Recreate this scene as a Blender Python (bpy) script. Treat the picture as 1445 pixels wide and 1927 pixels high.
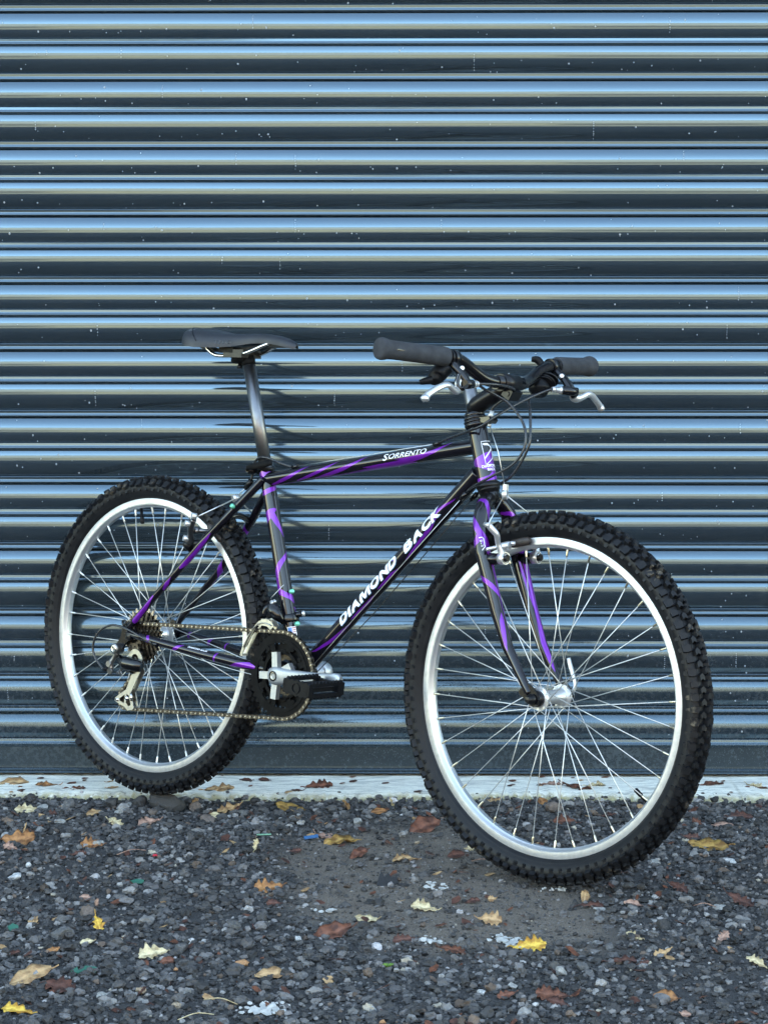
import bpy, bmesh, math, random
import numpy as np
from mathutils import Vector, Matrix, noise as mnoise
random.seed(7); RNG=np.random.default_rng(11)
PI=math.pi
for _o in list(bpy.data.objects): bpy.data.objects.remove(_o)
SC=bpy.context.scene; COL=SC.collection

# ------------------------------------------------------------------ camera
cd=bpy.data.cameras.new('camera'); cam=bpy.data.objects.new('camera',cd); COL.objects.link(cam)
cd.sensor_fit='HORIZONTAL'; cd.sensor_width=36.0; cd.lens=4129.2/1445*36.0
cd.clip_start=.05; cd.clip_end=3000
_R=(0.99995088,0.00991019,-0.00015214); _U=(-0.00069543,0.08546486,0.99634094); _F=(-0.00988693,0.99629189,-0.08546764)
cam.matrix_world=Matrix(((_R[0],_U[0],-_F[0],0),(_R[1],_U[1],-_F[1],-4.79376),(_R[2],_U[2],-_F[2],.99398),(0,0,0,1)))
SC.camera=cam

# ------------------------------------------------------------------ sky, sun, exposure
SUN_EL=math.radians(32); SUN_AZ=math.radians(12)      # the sun stands behind the building, the yard is in its shade
world=bpy.data.worlds.new('World'); SC.world=world; world.use_nodes=True
wn=world.node_tree.nodes; wl=world.node_tree.links
for n in list(wn): wn.remove(n)
sky=wn.new('ShaderNodeTexSky'); sky.sky_type='NISHITA'; sky.sun_disc=False
sky.sun_elevation=SUN_EL; sky.sun_rotation=SUN_AZ; sky.altitude=60; sky.air_density=1.0; sky.dust_density=.4; sky.ozone_density=2.8
bg=wn.new('ShaderNodeBackground'); bg.inputs['Strength'].default_value=.15
wo=wn.new('ShaderNodeOutputWorld'); wl.new(sky.outputs[0],bg.inputs['Color']); wl.new(bg.outputs[0],wo.inputs['Surface'])
sd=bpy.data.lights.new('sun','SUN'); sd.energy=3.0; sd.angle=math.radians(.5); sd.color=(1,.9,.76)
sun=bpy.data.objects.new('sun',sd); COL.objects.link(sun)
_sd=Vector((math.sin(SUN_AZ)*math.cos(SUN_EL),math.cos(SUN_AZ)*math.cos(SUN_EL),math.sin(SUN_EL)))
sun.location=(0,0,30); sun.rotation_euler=(-_sd).to_track_quat('-Z','Y').to_euler()
SC.view_settings.view_transform='Standard'; SC.view_settings.look='None'
SC.view_settings.exposure=3.52; SC.view_settings.gamma=1.0; SC.view_settings.use_curve_mapping=False
SC.view_settings.use_white_balance=True; SC.view_settings.white_balance_temperature=9500; SC.view_settings.white_balance_tint=6   # the camera was balanced for the blue shade
try:
    SC.cycles.use_denoising=True; SC.cycles.max_bounces=8; SC.cycles.glossy_bounces=5
except Exception: pass

# ------------------------------------------------------------------ helpers
def link(o,parent=None):
    COL.objects.link(o)
    if parent is not None: o.parent=parent
    return o
def tag(o,label=None,cat=None,group=None,kind=None):
    if label: o['label']=label
    if cat: o['category']=cat
    if group: o['group']=group
    if kind: o['kind']=kind
    return o
def empty(name,parent=None,loc=(0,0,0)):
    o=bpy.data.objects.new(name,None); o.empty_display_size=.05; link(o,parent); o.location=loc; return o
class MB:
    """collects vertices and faces of ONE mesh"""
    def __init__(s): s.v=[]; s.f=[]; s.sm=[]; s.mi=[]; s.at={}
    def add(s,vs,fs,smooth=False,mi=0):
        b=len(s.v); s.v.extend([tuple(map(float,p)) for p in vs])
        for f in fs: s.f.append(tuple(b+i for i in f)); s.sm.append(smooth); s.mi.append(mi)
        return b
    def box(s,c,size,rot=None,taper=1.0,mi=0):
        x,y,z=[d/2 for d in size]
        P=[Vector((sx*x*(taper if sz>0 else 1),sy*y*(taper if sz>0 else 1),sz*z)) for sz in(-1,1) for sy in(-1,1) for sx in(-1,1)]
        if rot is not None: P=[rot@p for p in P]
        c=Vector(c); P=[p+c for p in P]
        s.add(P,[(0,2,3,1),(4,5,7,6),(0,1,5,4),(2,6,7,3),(0,4,6,2),(1,3,7,5)],mi=mi)
    def rings(s,R,smooth=True,cap=True,close=False,mi=0):
        n=len(R[0]); vs=[p for r in R for p in r]; m=len(R); fs=[]
        for i in range(m if close else m-1):
            a=i*n; b=((i+1)%m)*n
            for j in range(n): fs.append((a+j,a+(j+1)%n,b+(j+1)%n,b+j))
        b0=s.add(vs,fs,smooth,mi)
        if cap and not close:
            s.f.append(tuple(b0+j for j in range(n))[::-1]); s.sm.append(False); s.mi.append(mi)
            s.f.append(tuple(b0+(m-1)*n+j for j in range(n))); s.sm.append(False); s.mi.append(mi)
    def tube(s,path,rad,n=12,cap=True,close=False,flat=1.0,up=None,mi=0):
        P=[Vector(p) for p in path]; m=len(P)
        if not hasattr(rad,'__len__'): rad=[rad]*m
        R=[]; prev=None
        for i in range(m):
            if close: t=(P[(i+1)%m]-P[i-1])
            else: t=P[min(i+1,m-1)]-P[max(i-1,0)]
            t.normalize()
            if prev is None:
                a=Vector(up) if up is not None else (Vector((0,0,1)) if abs(t.z)<.8 else Vector((1,0,0)))
            else: a=prev
            e=a-t*a.dot(t)
            if e.length<1e-6: e=t.orthogonal()
            e.normalize(); prev=e; g=t.cross(e)
            R.append([P[i]+(e*math.cos(2*PI*k/n)+g*math.sin(2*PI*k/n)*flat)*rad[i] for k in range(n)])
        s.rings(R,True,cap,close,mi)
    def lathe(s,prof,n=48,axis='y',c=(0,0,0),smooth=True,close_prof=False,mi=0,M=None):
        """prof: (offset along axis, radius)"""
        c=Vector(c); vs=[]; k=len(prof)
        for i in range(n):
            a=2*PI*i/n; ca,sa=math.cos(a),math.sin(a)
            for (h,r) in prof:
                if axis=='y': p=Vector((r*ca,h,r*sa))
                elif axis=='x': p=Vector((h,r*ca,r*sa))
                else: p=Vector((r*ca,r*sa,h))
                if M is not None: p=M@p
                vs.append(p+c)
        fs=[]
        for i in range(n):
            a=i*k; b=((i+1)%n)*k
            for j in range(k if close_prof else k-1):
                j2=(j+1)%k; fs.append((a+j,a+j2,b+j2,b+j))
        s.add(vs,fs,smooth,mi)
    def prism(s,poly,y0,y1,M=None,mi=0,smooth=False):
        """poly in the xz plane extruded along y"""
        n=len(poly); P=[Vector((p[0],y0,p[1])) for p in poly]+[Vector((p[0],y1,p[1])) for p in poly]
        if M is not None: P=[M@p for p in P]
        s.add(P,[tuple(range(n)),tuple(range(2*n-1,n-1,-1))]+[(i,n+i,n+(i+1)%n,(i+1)%n) for i in range(n)],smooth,mi)
    def ringplate(s,outer,inner,y0,y1,mi=0):
        """plate between two loops of equal count in the xz plane"""
        n=len(outer)
        V=[(p[0],y0,p[1]) for p in outer]+[(p[0],y0,p[1]) for p in inner]+[(p[0],y1,p[1]) for p in outer]+[(p[0],y1,p[1]) for p in inner]
        F=[]
        for i in range(n):
            j=(i+1)%n
            F+=[(i,j,n+j,n+i),(2*n+i,3*n+i,3*n+j,2*n+j),(i,2*n+i,2*n+j,j),(n+i,n+j,3*n+j,3*n+i)]
        s.add(V,F,False,mi)
    def mesh(s,name):
        me=bpy.data.meshes.new(name); me.from_pydata(s.v,[],s.f)
        me.polygons.foreach_set('use_smooth',s.sm); me.polygons.foreach_set('material_index',s.mi)
        me.update(); return me
    def build(s,name,mat,parent=None,loc=(0,0,0),fix=True,auto=None):
        me=s.mesh(name)
        for m in (mat if isinstance(mat,(list,tuple)) else [mat]): me.materials.append(m)
        if fix:
            bm=bmesh.new(); bm.from_mesh(me); bmesh.ops.recalc_face_normals(bm,faces=bm.faces); bm.to_mesh(me); bm.free()
        if auto: 
            try: me.set_sharp_from_angle(angle=math.radians(auto))
            except Exception: pass
        o=bpy.data.objects.new(name,me); link(o,parent); o.location=loc; return o
def cr(pts,n=8):
    """Catmull-Rom through points"""
    P=[Vector(p) for p in pts]; Q=[P[0]*2-P[1]]+P+[P[-1]*2-P[-2]]; out=[]
    for i in range(1,len(Q)-2):
        a,b,c,d=Q[i-1:i+3]
        for k in range(n):
            t=k/n; out.append(.5*((2*b)+(c-a)*t+(2*a-5*b+4*c-d)*t*t+(3*b-a-3*c+d)*t**3))
    out.append(P[-1]); return out
def lerp_list(vals,n):
    m=len(vals)-1; return [vals[min(int(i/(n-1)*m),m-1)]*(1-(i/(n-1)*m-min(int(i/(n-1)*m),m-1)))+vals[min(int(i/(n-1)*m),m-1)+1]*(i/(n-1)*m-min(int(i/(n-1)*m),m-1)) for i in range(n)]
def circ(r,n,c=(0,0),a0=0,a1=2*PI):
    return [(c[0]+r*math.cos(a0+(a1-a0)*i/n),c[1]+r*math.sin(a0+(a1-a0)*i/n)) for i in range(n)]

# ------------------------------------------------------------------ materials
def node_mat(name):
    m=bpy.data.materials.new(name); m.use_nodes=True; nt=m.node_tree
    return m,nt,nt.nodes['Principled BSDF']
def N(nt,t,**k):
    n=nt.nodes.new(t)
    for a,b in k.items():
        if a in n.bl_rna.properties: setattr(n,a,b)
        else: n.inputs[a].default_value=b
    return n
def texco(nt,scale=(1,1,1),kind='Object'):
    tc=nt.nodes.new('ShaderNodeTexCoord'); mp=nt.nodes.new('ShaderNodeMapping'); mp.inputs['Scale'].default_value=scale
    nt.links.new(tc.outputs[kind],mp.inputs[0]); return mp.outputs[0]
def noise(nt,vec,scale,detail=4,rough=.6):
    n=nt.nodes.new('ShaderNodeTexNoise'); n.inputs['Scale'].default_value=scale; n.inputs['Detail'].default_value=detail; n.inputs['Roughness'].default_value=rough
    nt.links.new(vec,n.inputs['Vector']); return n.outputs['Fac']
def ramp(nt,fac,stops):
    r=nt.nodes.new('ShaderNodeValToRGB'); e=r.color_ramp.elements
    while len(e)<len(stops): e.new(.5)
    for i,(p,c) in enumerate(stops):
        e[i].position=p; e[i].color=(c,c,c,1) if not hasattr(c,'__len__') else (*c,1)
    nt.links.new(fac,r.inputs[0]); return r.outputs[0]
def mix(nt,fac,a,b,mode='MIX'):
    n=nt.nodes.new('ShaderNodeMix'); n.data_type='RGBA'; n.blend_type=mode
    if hasattr(fac,'is_output'): nt.links.new(fac,n.inputs[0])
    else: n.inputs[0].default_value=fac
    for s,x in ((6,a),(7,b)):
        if hasattr(x,'is_output'): nt.links.new(x,n.inputs[s])
        else: n.inputs[s].default_value=(*x,1)
    return n.outputs[2]
def maprange(nt,v,a,b,c,d):
    n=nt.nodes.new('ShaderNodeMapRange'); nt.links.new(v,n.inputs[0])
    for i,x in enumerate((a,b,c,d)): n.inputs[i+1].default_value=x
    return n.outputs[0]
def mathn(nt,op,a,b=None):
    n=nt.nodes.new('ShaderNodeMath'); n.operation=op
    for i,x in enumerate((a,b)):
        if x is None: continue
        if hasattr(x,'is_output'): nt.links.new(x,n.inputs[i])
        else: n.inputs[i].default_value=x
    return n.outputs[0]
def bump(nt,p,h,strength=.3,dist=.001):
    b=nt.nodes.new('ShaderNodeBump'); b.inputs['Strength'].default_value=strength; b.inputs['Distance'].default_value=dist
    nt.links.new(h,b.inputs['Height']); nt.links.new(b.outputs[0],p.inputs['Normal'])
def simple(name,col,rough=.4,metal=0,ior=1.5,coat=0,var=.25,scale=60,bmp=0,col2=None,rvar=.15):
    m,nt,p=node_mat(name); v=texco(nt); f=noise(nt,v,scale,5)
    c2=col2 if col2 else tuple(c*(1-var) for c in col)
    nt.links.new(mix(nt,maprange(nt,f,.35,.65,0,1),col,c2),p.inputs['Base Color'])
    nt.links.new(maprange(nt,f,.3,.7,max(.02,rough-rvar*rough),rough+rvar*rough),p.inputs['Roughness'])
    p.inputs['Metallic'].default_value=metal; p.inputs['IOR'].default_value=ior
    if coat: p.inputs['Coat Weight'].default_value=coat; p.inputs['Coat Roughness'].default_value=.04
    if bmp: bump(nt,p,noise(nt,v,scale*6,3),bmp,.0006)
    return m

# painted steel of the shutter: dark slate enamel, glossy, rain-marked
def shutter_mat(name,dust):
    m,nt,p=node_mat(name); v=texco(nt,kind='Generated'); w=texco(nt)
    tc=nt.nodes.new('ShaderNodeNewGeometry')
    pos=tc.outputs['Position']
    mp=nt.nodes.new('ShaderNodeMapping'); mp.inputs['Scale'].default_value=(1,1,1); nt.links.new(pos,mp.inputs[0])
    st=nt.nodes.new('ShaderNodeMapping'); st.inputs['Scale'].default_value=(3,30,30); nt.links.new(pos,st.inputs[0])
    streak=noise(nt,st.outputs[0],1.5,4)
    fine=noise(nt,mp.outputs[0],140,4); big=noise(nt,mp.outputs[0],3.5,4); spots=noise(nt,mp.outputs[0],420,2)
    base=mix(nt,maprange(nt,streak,.35,.7,0,1),(.014,.021,.027),(.018,.026,.032))
    dirt=mathn(nt,'MULTIPLY',maprange(nt,big,.46,.7,0,1),maprange(nt,fine,.48,.62,0,1))
    sp=maprange(nt,spots,.64,.70,0,.8)
    k=mathn(nt,'MAXIMUM',mathn(nt,'MULTIPLY',dirt,.0+dust*.5),mathn(nt,'MULTIPLY',sp,.0+dust*2.4))
    nt.links.new(mix(nt,k,base,(.115,.125,.135)),p.inputs['Base Color'])
    r=mathn(nt,'ADD',maprange(nt,big,.3,.7,.045+dust*.22,.075+dust*.34),mathn(nt,'MULTIPLY',k,.5))
    nt.links.new(r,p.inputs['Roughness']); p.inputs['Specular Tint'].default_value=(.56,.83,1,1)
    # splashed dust gathers on the lowest slats
    sx=nt.nodes.new('ShaderNodeSeparateXYZ'); nt.links.new(pos,sx.inputs[0]); low=maprange(nt,sx.outputs[2],1.15,.05,0,1); low=mathn(nt,'MULTIPLY',low,low)
    r=mathn(nt,'ADD',r,mathn(nt,'MULTIPLY',low,maprange(nt,fine,.3,.7,.05,.14))); nt.links.new(r,p.inputs['Roughness'])
    nt.links.new(mathn(nt,'SUBTRACT',2.24-dust*.8,mathn(nt,'MULTIPLY',low,.34)),p.inputs['IOR'])
    k=mathn(nt,'MAXIMUM',k,mathn(nt,'MULTIPLY',low,maprange(nt,fine,.42,.68,.0,.24 if dust==0 else .05))); nt.links.new(mix(nt,k,base,(.115,.125,.135)),p.inputs['Base Color'])
    wv=nt.nodes.new('ShaderNodeMapping'); wv.inputs['Scale'].default_value=(1.2,8,8); nt.links.new(pos,wv.inputs[0])
    bump(nt,p,noise(nt,wv.outputs[0],1.6,1,.3),.05,.004)
    return m
M_SLAT=shutter_mat('slate enamel',0.0); M_RAIL=shutter_mat('dusty slate enamel',.34)

# frame paint: black with pearl purple flames, the flame edge comes from the attribute 'flame'
def paint_mat():
    m,nt,p=node_mat('black and purple frame paint'); a=nt.nodes.new('ShaderNodeAttribute'); a.attribute_name='paint_edge'
    v=texco(nt); f=noise(nt,v,25,4)
    k=maprange(nt,a.outputs['Fac'],-.0004,.0004,0,1)
    pur=mix(nt,maprange(nt,f,.35,.65,0,1),(.135,.008,.29),(.18,.014,.37))
    blk=mix(nt,maprange(nt,f,.3,.7,0,1),(.0035,.003,.0055),(.006,.005,.009))
    nt.links.new(mix(nt,k,blk,pur),p.inputs['Base Color'])
    nt.links.new(mathn(nt,'MULTIPLY',k,.45),p.inputs['Metallic'])
    p.inputs['Roughness'].default_value=.35; p.inputs['Specular IOR Level'].default_value=.05
    p.inputs['Coat Weight'].default_value=1; p.inputs['Coat Roughness'].default_value=.03; p.inputs['Coat IOR'].default_value=1.44
    return m
M_PAINT=paint_mat()
M_BLACK=simple('satin black metal',(.005,.005,.0065),.34,0,1.32,.1)
M_BLKGLOSS=simple('gloss black paint',(.004,.004,.0055),.20,0,1.42,.15)
M_BLKWORN=simple('worn black steel',(.0035,.0035,.004),.5,0,1.14,0,.3,90,.15,(.010,.0098,.0095))
M_PLAST=simple('black plastic',(.006,.0065,.008),.42,0,1.22,0,.2,80,.1)
M_GRIP=simple('grey black foam grip',(.030,.034,.041),.8,0,1.45,0,.3,60,.4)
M_SADDLE=simple('black vinyl',(.018,.021,.027),.46,0,1.42,0,.15,40,.12)
M_ALU=simple('brushed silver aluminium',(.66,.67,.68),.38,.8,1.5,0,.10,40)
M_RIM=simple('machined rim aluminium',(.60,.60,.59),.40,.65,1.5,0,.22,70)
M_RIMIN=simple('satin silver rim aluminium',(.54,.57,.60),.36,.8,1.5,0,.08,70)
M_CRANK=simple('silver crank alloy',(.42,.44,.46),.42,.8,1.5,0,.12,60)
M_CHROME=simple('bright steel',(.75,.74,.72),.14,1,1.5,0,.1,60)
M_SPOKE=simple('stainless spoke',(.70,.70,.68),.40,.7,1.5,0,.1,60)
M_BRASS=simple('nickel brass nipple',(.70,.62,.47),.3,1,1.5,0,.1,60)
M_STEEL=simple('greasy dark steel',(.10,.082,.065),.42,.85,1.5,0,.5,200,.2)
M_CHAIN=simple('oily chain steel',(.095,.088,.080),.36,.9,1.5,0,.5,260,.2,(.05,.04,.033))
M_PIN=simple('chain pin steel',(.48,.47,.44),.25,1,1.5,0,.2,90)
M_WARM=simple('warm silver cage alloy',(.46,.45,.41),.36,.85,1.5,0,.2,70)
M_GUN=simple('polished dark steel',(.20,.20,.205),.36,1,1.5,0,.2,70)
M_CABLE=simple('black cable housing',(.014,.015,.018),.28,0,1.5,.2,.2,100)
M_WIRE=simple('inner cable wire',(.62,.63,.63),.35,1,1.5,0,.1,100)
M_DECAL=simple('white decal',(.80,.82,.86),.4,0,1.5,0,.04,50)
M_DECALSH=simple('teal blue decal shadow',(.03,.09,.17),.35,0,1.5,0,.1,50)
M_GREEN=simple('mint green bolt cap',(.12,.60,.42),.3,.3,1.5,.3,.15,60)
M_RED=simple('red print',(.55,.05,.06),.4); M_BLUE=simple('blue print',(.05,.22,.55),.4)
M_PADS=simple('brown black brake rubber',(.035,.026,.022),.55,0,1.5,0,.3,80)
M_DARK=simple('dark gap shade',(.006,.006,.006),.7)
def tyre_mat():
    m,nt,p=node_mat('tyre rubber'); a=nt.nodes.new('ShaderNodeAttribute'); a.attribute_name='tread'
    v=texco(nt); f=noise(nt,v,45,5); g=noise(nt,v,11,3,.5); h=noise(nt,v,190,4)
    rub=mix(nt,maprange(nt,f,.35,.68,0,1),(.0050,.0056,.0070),(.0100,.0106,.0122))
    mud=mathn(nt,'MULTIPLY',mathn(nt,'MULTIPLY',maprange(nt,g,.62,.67,0,1),maprange(nt,h,.47,.56,0,1)),a.outputs['Fac'])
    nt.links.new(mix(nt,mud,rub,(.11,.09,.065)),p.inputs['Base Color'])
    nt.links.new(mathn(nt,'ADD',maprange(nt,f,.3,.7,.40,.56),mathn(nt,'MULTIPLY',mud,.3)),p.inputs['Roughness'])
    p.inputs['IOR'].default_value=1.30; bump(nt,p,h,.35,.0008); return m
M_TYRE=tyre_mat()

# ------------------------------------------------------------------ roller shutter
shutter=empty('roller_shutter'); shutter.location=(0,0,-.004)
tag(shutter,'dark slate roller shutter of glossy curved horizontal slats, closed behind the bicycle','roller shutter')
Z0=1.66226; PAIR=.1455; PA=.0711; PB=PAIR-PA
def slat_profile():
    """list of strips of (down, out) in mm for a 72.75 mm slat"""
    arc=[(-2.2,-7.0),(-1.0,-2.6)]
    k=26
    for i in range(k+1):
        s=55*i/k; arc.append((s,math.sqrt(62**2-(23.3-s)**2)-math.sqrt(62**2-23.3**2)))
    arc.append((55.5,arc[-1][1]-2.2))
    o=arc[-1][1]; lip=[(55.2,o-.4),(55.4,o+3.0),(55.7,o+5.4),(56.9,o+6.6),(57.2,o+6.75)]
    o=lip[-1][1]; bead=[(57.2,o)]
    for i in range(1,9): bead.append((57.2+5.1*i/8,bead[-1][1]+.6375*math.tan(math.radians(-1.0))))
    for i in range(1,9):
        a=-1+25*min(1,i/3); bead.append((62.3+5.0*i/8,bead[-1][1]+.625*math.tan(math.radians(a))))
    for i in range(1,13):
        a=-6-i*6.2; bead.append((bead[-1][0]+.42,bead[-1][1]+.42*math.tan(math.radians(max(a,-80)))))
    bead.append((bead[-1][0]-.6,bead[-1][1]-7)); return [arc,lip,bead]
STRIPS=slat_profile()
SX=np.concatenate([np.linspace(-2.16,-1.05,6),np.linspace(-1,1,41),np.linspace(1.05,2.16,6)])
SLATS=[]
def slat_point(strip,x,zt,pitch,tau,ph):
    t=np.radians(tau+.35*np.sin(x*2.1+ph)+.2*np.sin(x*5.3+2*ph))
    s=(strip[:,0]*pitch/72.75)[:,None]-pitch/2; o=strip[:,1][:,None]/1000
    c,sn=np.cos(t)[None,:],np.sin(t)[None,:]
    out=o*c+s*sn; dn=s*c-o*sn
    return out+.0006*np.sin(x*1.3+ph)[None,:], dn
for k in range(-6,11):
    for w in (0,1):
        zt=Z0-PAIR*k-(PA if w else 0); pitch=PB if w else PA
        u=min(max(k/8,0),1)
        # where the horizon line sits on the slat gives its tilt
        fr=(np.interp(k,[0,7,8,9,10],[.463,.43,.416,.41,.298]) if w==0 else np.interp(k,[0,7,8,9,10],[.317,.276,.249,.223,.42]))
        ray=math.degrees(math.atan2(zt-.03-.994,4.79)); tau=(-1.6-ray)/2-math.degrees(math.asin((23.3-fr*72.75)/62))
        tau+=random.uniform(-.25,.25); ph=random.uniform(0,6)
        mb=MB()
        for st in STRIPS:
            st=np.array(st); out,dn=slat_point(st,SX,zt,pitch,tau,ph); n,m=out.shape
            vs=[(SX[j],-out[i,j],zt-pitch/2-dn[i,j]+.004) for i in range(n) for j in range(m)]
            mb.add(vs,[(i*m+j,(i+1)*m+j,(i+1)*m+j+1,i*m+j+1) for i in range(n-1) for j in range(m-1)],True)
        mb.build('slat',M_SLAT,shutter,fix=False); SLATS.append((zt,pitch,tau,ph))
mb=MB(); # bottom rail: flat face with a small top bead and a rolled foot
prof=[(.0640,-.004),(.0632,.0035),(.0618,.0045),(.0604,.0042),(.0596,.0030),(.0180,.0048),(.0140,.0052),(.0128,.0095),(.0112,.0110),(.0085,.0108),(.0072,.0094),(.0060,.0108),(.0042,.0120),(.0030,.0118),(.0022,.0095),(.0018,-.004)]
vs=[(x,-o,z+.004) for (z,o) in prof for x in SX]; m=len(SX)
mb.add(vs,[(i*m+j,(i+1)*m+j,(i+1)*m+j+1,i*m+j+1) for i in range(len(prof)-1) for j in range(m-1)],False)
mb.build('bottom_rail',M_RAIL,shutter,fix=False)
mb=MB(); mb.box((0,.035,1.32),(4.4,.02,2.62)); mb.build('gap_shade_sheet',M_DARK,shutter)  # dark sheet that paints in the shade behind the slat gaps
for sx in(-1,1):
    mb=MB(); mb.box((sx*2.2,-.012,1.32),(.1,.075,2.62)); mb.build('guide_rail',M_SLAT,shutter)
mb=MB(); mb.box((0,-.05,2.78),(4.5,.26,.3)); mb.build('shutter_box',M_SLAT,shutter)
# rain beads left on the slats
def ico():
    t=(1+5**.5)/2; v=np.array([(-1,t,0),(1,t,0),(-1,-t,0),(1,-t,0),(0,-1,t),(0,1,t),(0,-1,-t),(0,1,-t),(t,0,-1),(t,0,1),(-t,0,-1),(-t,0,1)],float)
    f=np.array([(0,11,5),(0,5,1),(0,1,7),(0,7,10),(0,10,11),(1,5,9),(5,11,4),(11,10,2),(10,7,6),(7,1,8),(3,9,4),(3,4,2),(3,2,6),(3,6,8),(3,8,9),(4,9,5),(2,4,11),(6,2,10),(8,6,7),(9,8,1)])
    return v/np.linalg.norm(v[0]),f
IV,IF=ico()
def ico2():
    v=[tuple(p) for p in IV]; cache={}; F=[]
    def mid(a,b):
        k=(min(a,b),max(a,b))
        if k not in cache:
            p=(np.array(v[a])+np.array(v[b]))/2; v.append(tuple(p/np.linalg.norm(p))); cache[k]=len(v)-1
        return cache[k]
    for a,b,c in IF:
        x,y,z=mid(a,b),mid(b,c),mid(c,a); F+=[(a,x,z),(b,y,x),(c,z,y),(x,y,z)]
    return np.array(v),np.array(F)
JV,JF=ico2()
def water_mat():
    m,nt,p=node_mat('rain water'); p.inputs['Base Color'].default_value=(.42,.47,.52,1); p.inputs['Roughness'].default_value=.08  # pale base colour paints in the bright glints of the clear drops
    p.inputs['IOR'].default_value=1.5; p.inputs['Transmission Weight'].default_value=.45; return m
V=[];Fc=[]
def drop(x,zt,pitch,tau,ph,s,r):
    st=np.array(STRIPS[0]); st=st[(st[:,0]>=0)&(st[:,0]<=55)]
    o=np.interp(s,st[:,0],st[:,1]); out,dn=slat_point(np.array([[s,o]]),np.array([x]),zt,pitch,tau,ph)
    c=np.array((x,-out[0,0],zt-pitch/2-dn[0,0])); b=len(V)*42
    V.append(JV*np.array((r,r*.55,r*random.uniform(.9,1.5)))+c); Fc.append(JF+b)
vis=[s for s in SLATS if s[0]<1.80]
for i in range(820):
    sl=random.choice(vis); s=random.uniform(4,54) if random.random()<.6 else random.uniform(34,54)
    drop(random.uniform(-1.1,1.1),*sl,s,random.choice((.0007,.0009,.0011,.0014,.0019)))
for i in range(46):
    sl=random.choice(vis); x=random.uniform(-1,1); s=random.uniform(4,20)
    for q in range(random.randint(3,8)):
        if s<54: drop(x+random.uniform(-.0006,.0006),*sl,s,random.uniform(.0007,.0013))
        s+=random.uniform(3,7)
me=bpy.data.meshes.new('water_drops'); me.from_pydata(np.concatenate(V).tolist(),[],np.concatenate(Fc).tolist())
me.polygons.foreach_set('use_smooth',[True]*len(me.polygons)); me.materials.append(water_mat())
tag(link(bpy.data.objects.new('water_drops',me),shutter),kind='stuff'); bpy.data.objects['water_drops'].location=(0,0,.004)

# ------------------------------------------------------------------ building that holds the shutter, and the workshop and an added reflection backdrop across the yard
def wall_mat(name,a,b,sc):
    m,nt,p=node_mat(name); v=texco(nt); f=noise(nt,v,sc,6)
    nt.links.new(mix(nt,maprange(nt,f,.35,.65,0,1),a,b),p.inputs['Base Color']); p.inputs['Roughness'].default_value=.85
    bump(nt,p,noise(nt,v,sc*8,4),.3,.004); return m
M_WALL=wall_mat('dark cladding',(.10,.10,.105),(.075,.075,.08),3); M_TAN=wall_mat('tan brick',(.25,.225,.185),(.205,.185,.15),.8)
bld=tag(empty('warehouse_building',None,(0,.5,0)),'dark clad unit that holds the roller shutter','building')
mb=MB(); mb.box((-8.75,4.45,3.2),(13,9,6.8)); mb.box((8.75,4.45,3.2),(13,9,6.8)); mb.box((0,4.45,4.78),(4.48,9,3.64)); mb.box((0,6,1.4),(4.48,5.9,3.1))
mb.build('wall',M_WALL,bld,(0,-.5,0))
mb=MB(); mb.box((0,4.4,6.72),(31,9.6,.22)); mb.build('roof',M_WALL,bld,(0,-.5,0))
far=tag(empty('brick_workshop',None,(0,-38,0)),'long low tan brick workshop across the yard','building')
mb=MB(); mb.box((0,-4,2.2),(130,8,5.2)); mb.build('wall',M_TAN,far)
mb=MB(); mb.box((0,-4,4.9),(131,9,.25)); mb.build('roof',M_WALL,far)
for i in range(-4,5):
    mb=MB(); mb.box((i*14+5,.03,1.9),(4,.1,3.8)); mb.build('door',M_WALL,far)
M_BACKDROP=wall_mat('pale hall cladding',(.26,.265,.285),(.235,.24,.26),.3)
backdrop=tag(empty('reflection_backdrop',None,(0,-60,0)),'unseen added pale grey hall behind the brick workshop','building')  # unseen block, added so the slats mirror a pale hazy band above the tan
mb=MB(); mb.box((0,-15,7.5),(140,30,19)); mb.build('wall',M_BACKDROP,backdrop)
mb=MB(); mb.box((0,-15,17.2),(141,31,.4)); mb.build('roof',M_WALL,backdrop)

# ------------------------------------------------------------------ ground, field, kerb
def hsin(x,y,seed,sc):
    r=np.random.default_rng(seed); h=np.zeros_like(x)
    for i in range(9):
        a=r.uniform(0,2*PI); k=sc*r.uniform(.6,2.2); h=h+np.sin(k*(np.cos(a)*x+np.sin(a)*y)+r.uniform(0,6))/9
    return h
def dirt(x,y):
    e=((x-.05+.16*(y+.95))/.29)**2+((y+.93)/.52)**2; e=e+.55*hsin(x,y,3,14)+.3*hsin(x,y,4,40)
    return np.clip((1.25-e)/.6,0,1)
def gh(x,y):
    x=np.asarray(x,float); y=np.asarray(y,float)
    t=np.clip((y+.62)/.36,0,1); t=t*t*(3-2*t)
    near=np.clip(1-(np.abs(x)-1.6)/3,0,1)*np.clip(1-(np.abs(y+1)-1.8)/3,0,1)
    # the wheel track is packed down a little
    return -.015*t-.004*dirt(x,y)-.002+near*(.006*hsin(x,y,1,9)*(1-.6*t)+.003*hsin(x,y,2,28)*(1-.5*dirt(x,y)))
gx=np.unique(np.concatenate([np.linspace(-1.5,1.5,260),np.sign(np.linspace(-1,1,40))*(1.5+498*np.abs(np.linspace(-1,1,40))**4)]))
gy=np.unique(np.concatenate([np.linspace(-2.6,-.16,210),[-.1,.3,2,9,30,100,400],-2.6-500*np.linspace(.02,1,22)**3]))
GX,GY=np.meshgrid(gx,gy); GZ=gh(GX,GY); DT=dirt(GX,GY); ny,nx=GX.shape
me=bpy.data.meshes.new('ground'); idx=np.arange(ny*nx).reshape(ny,nx)
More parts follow.
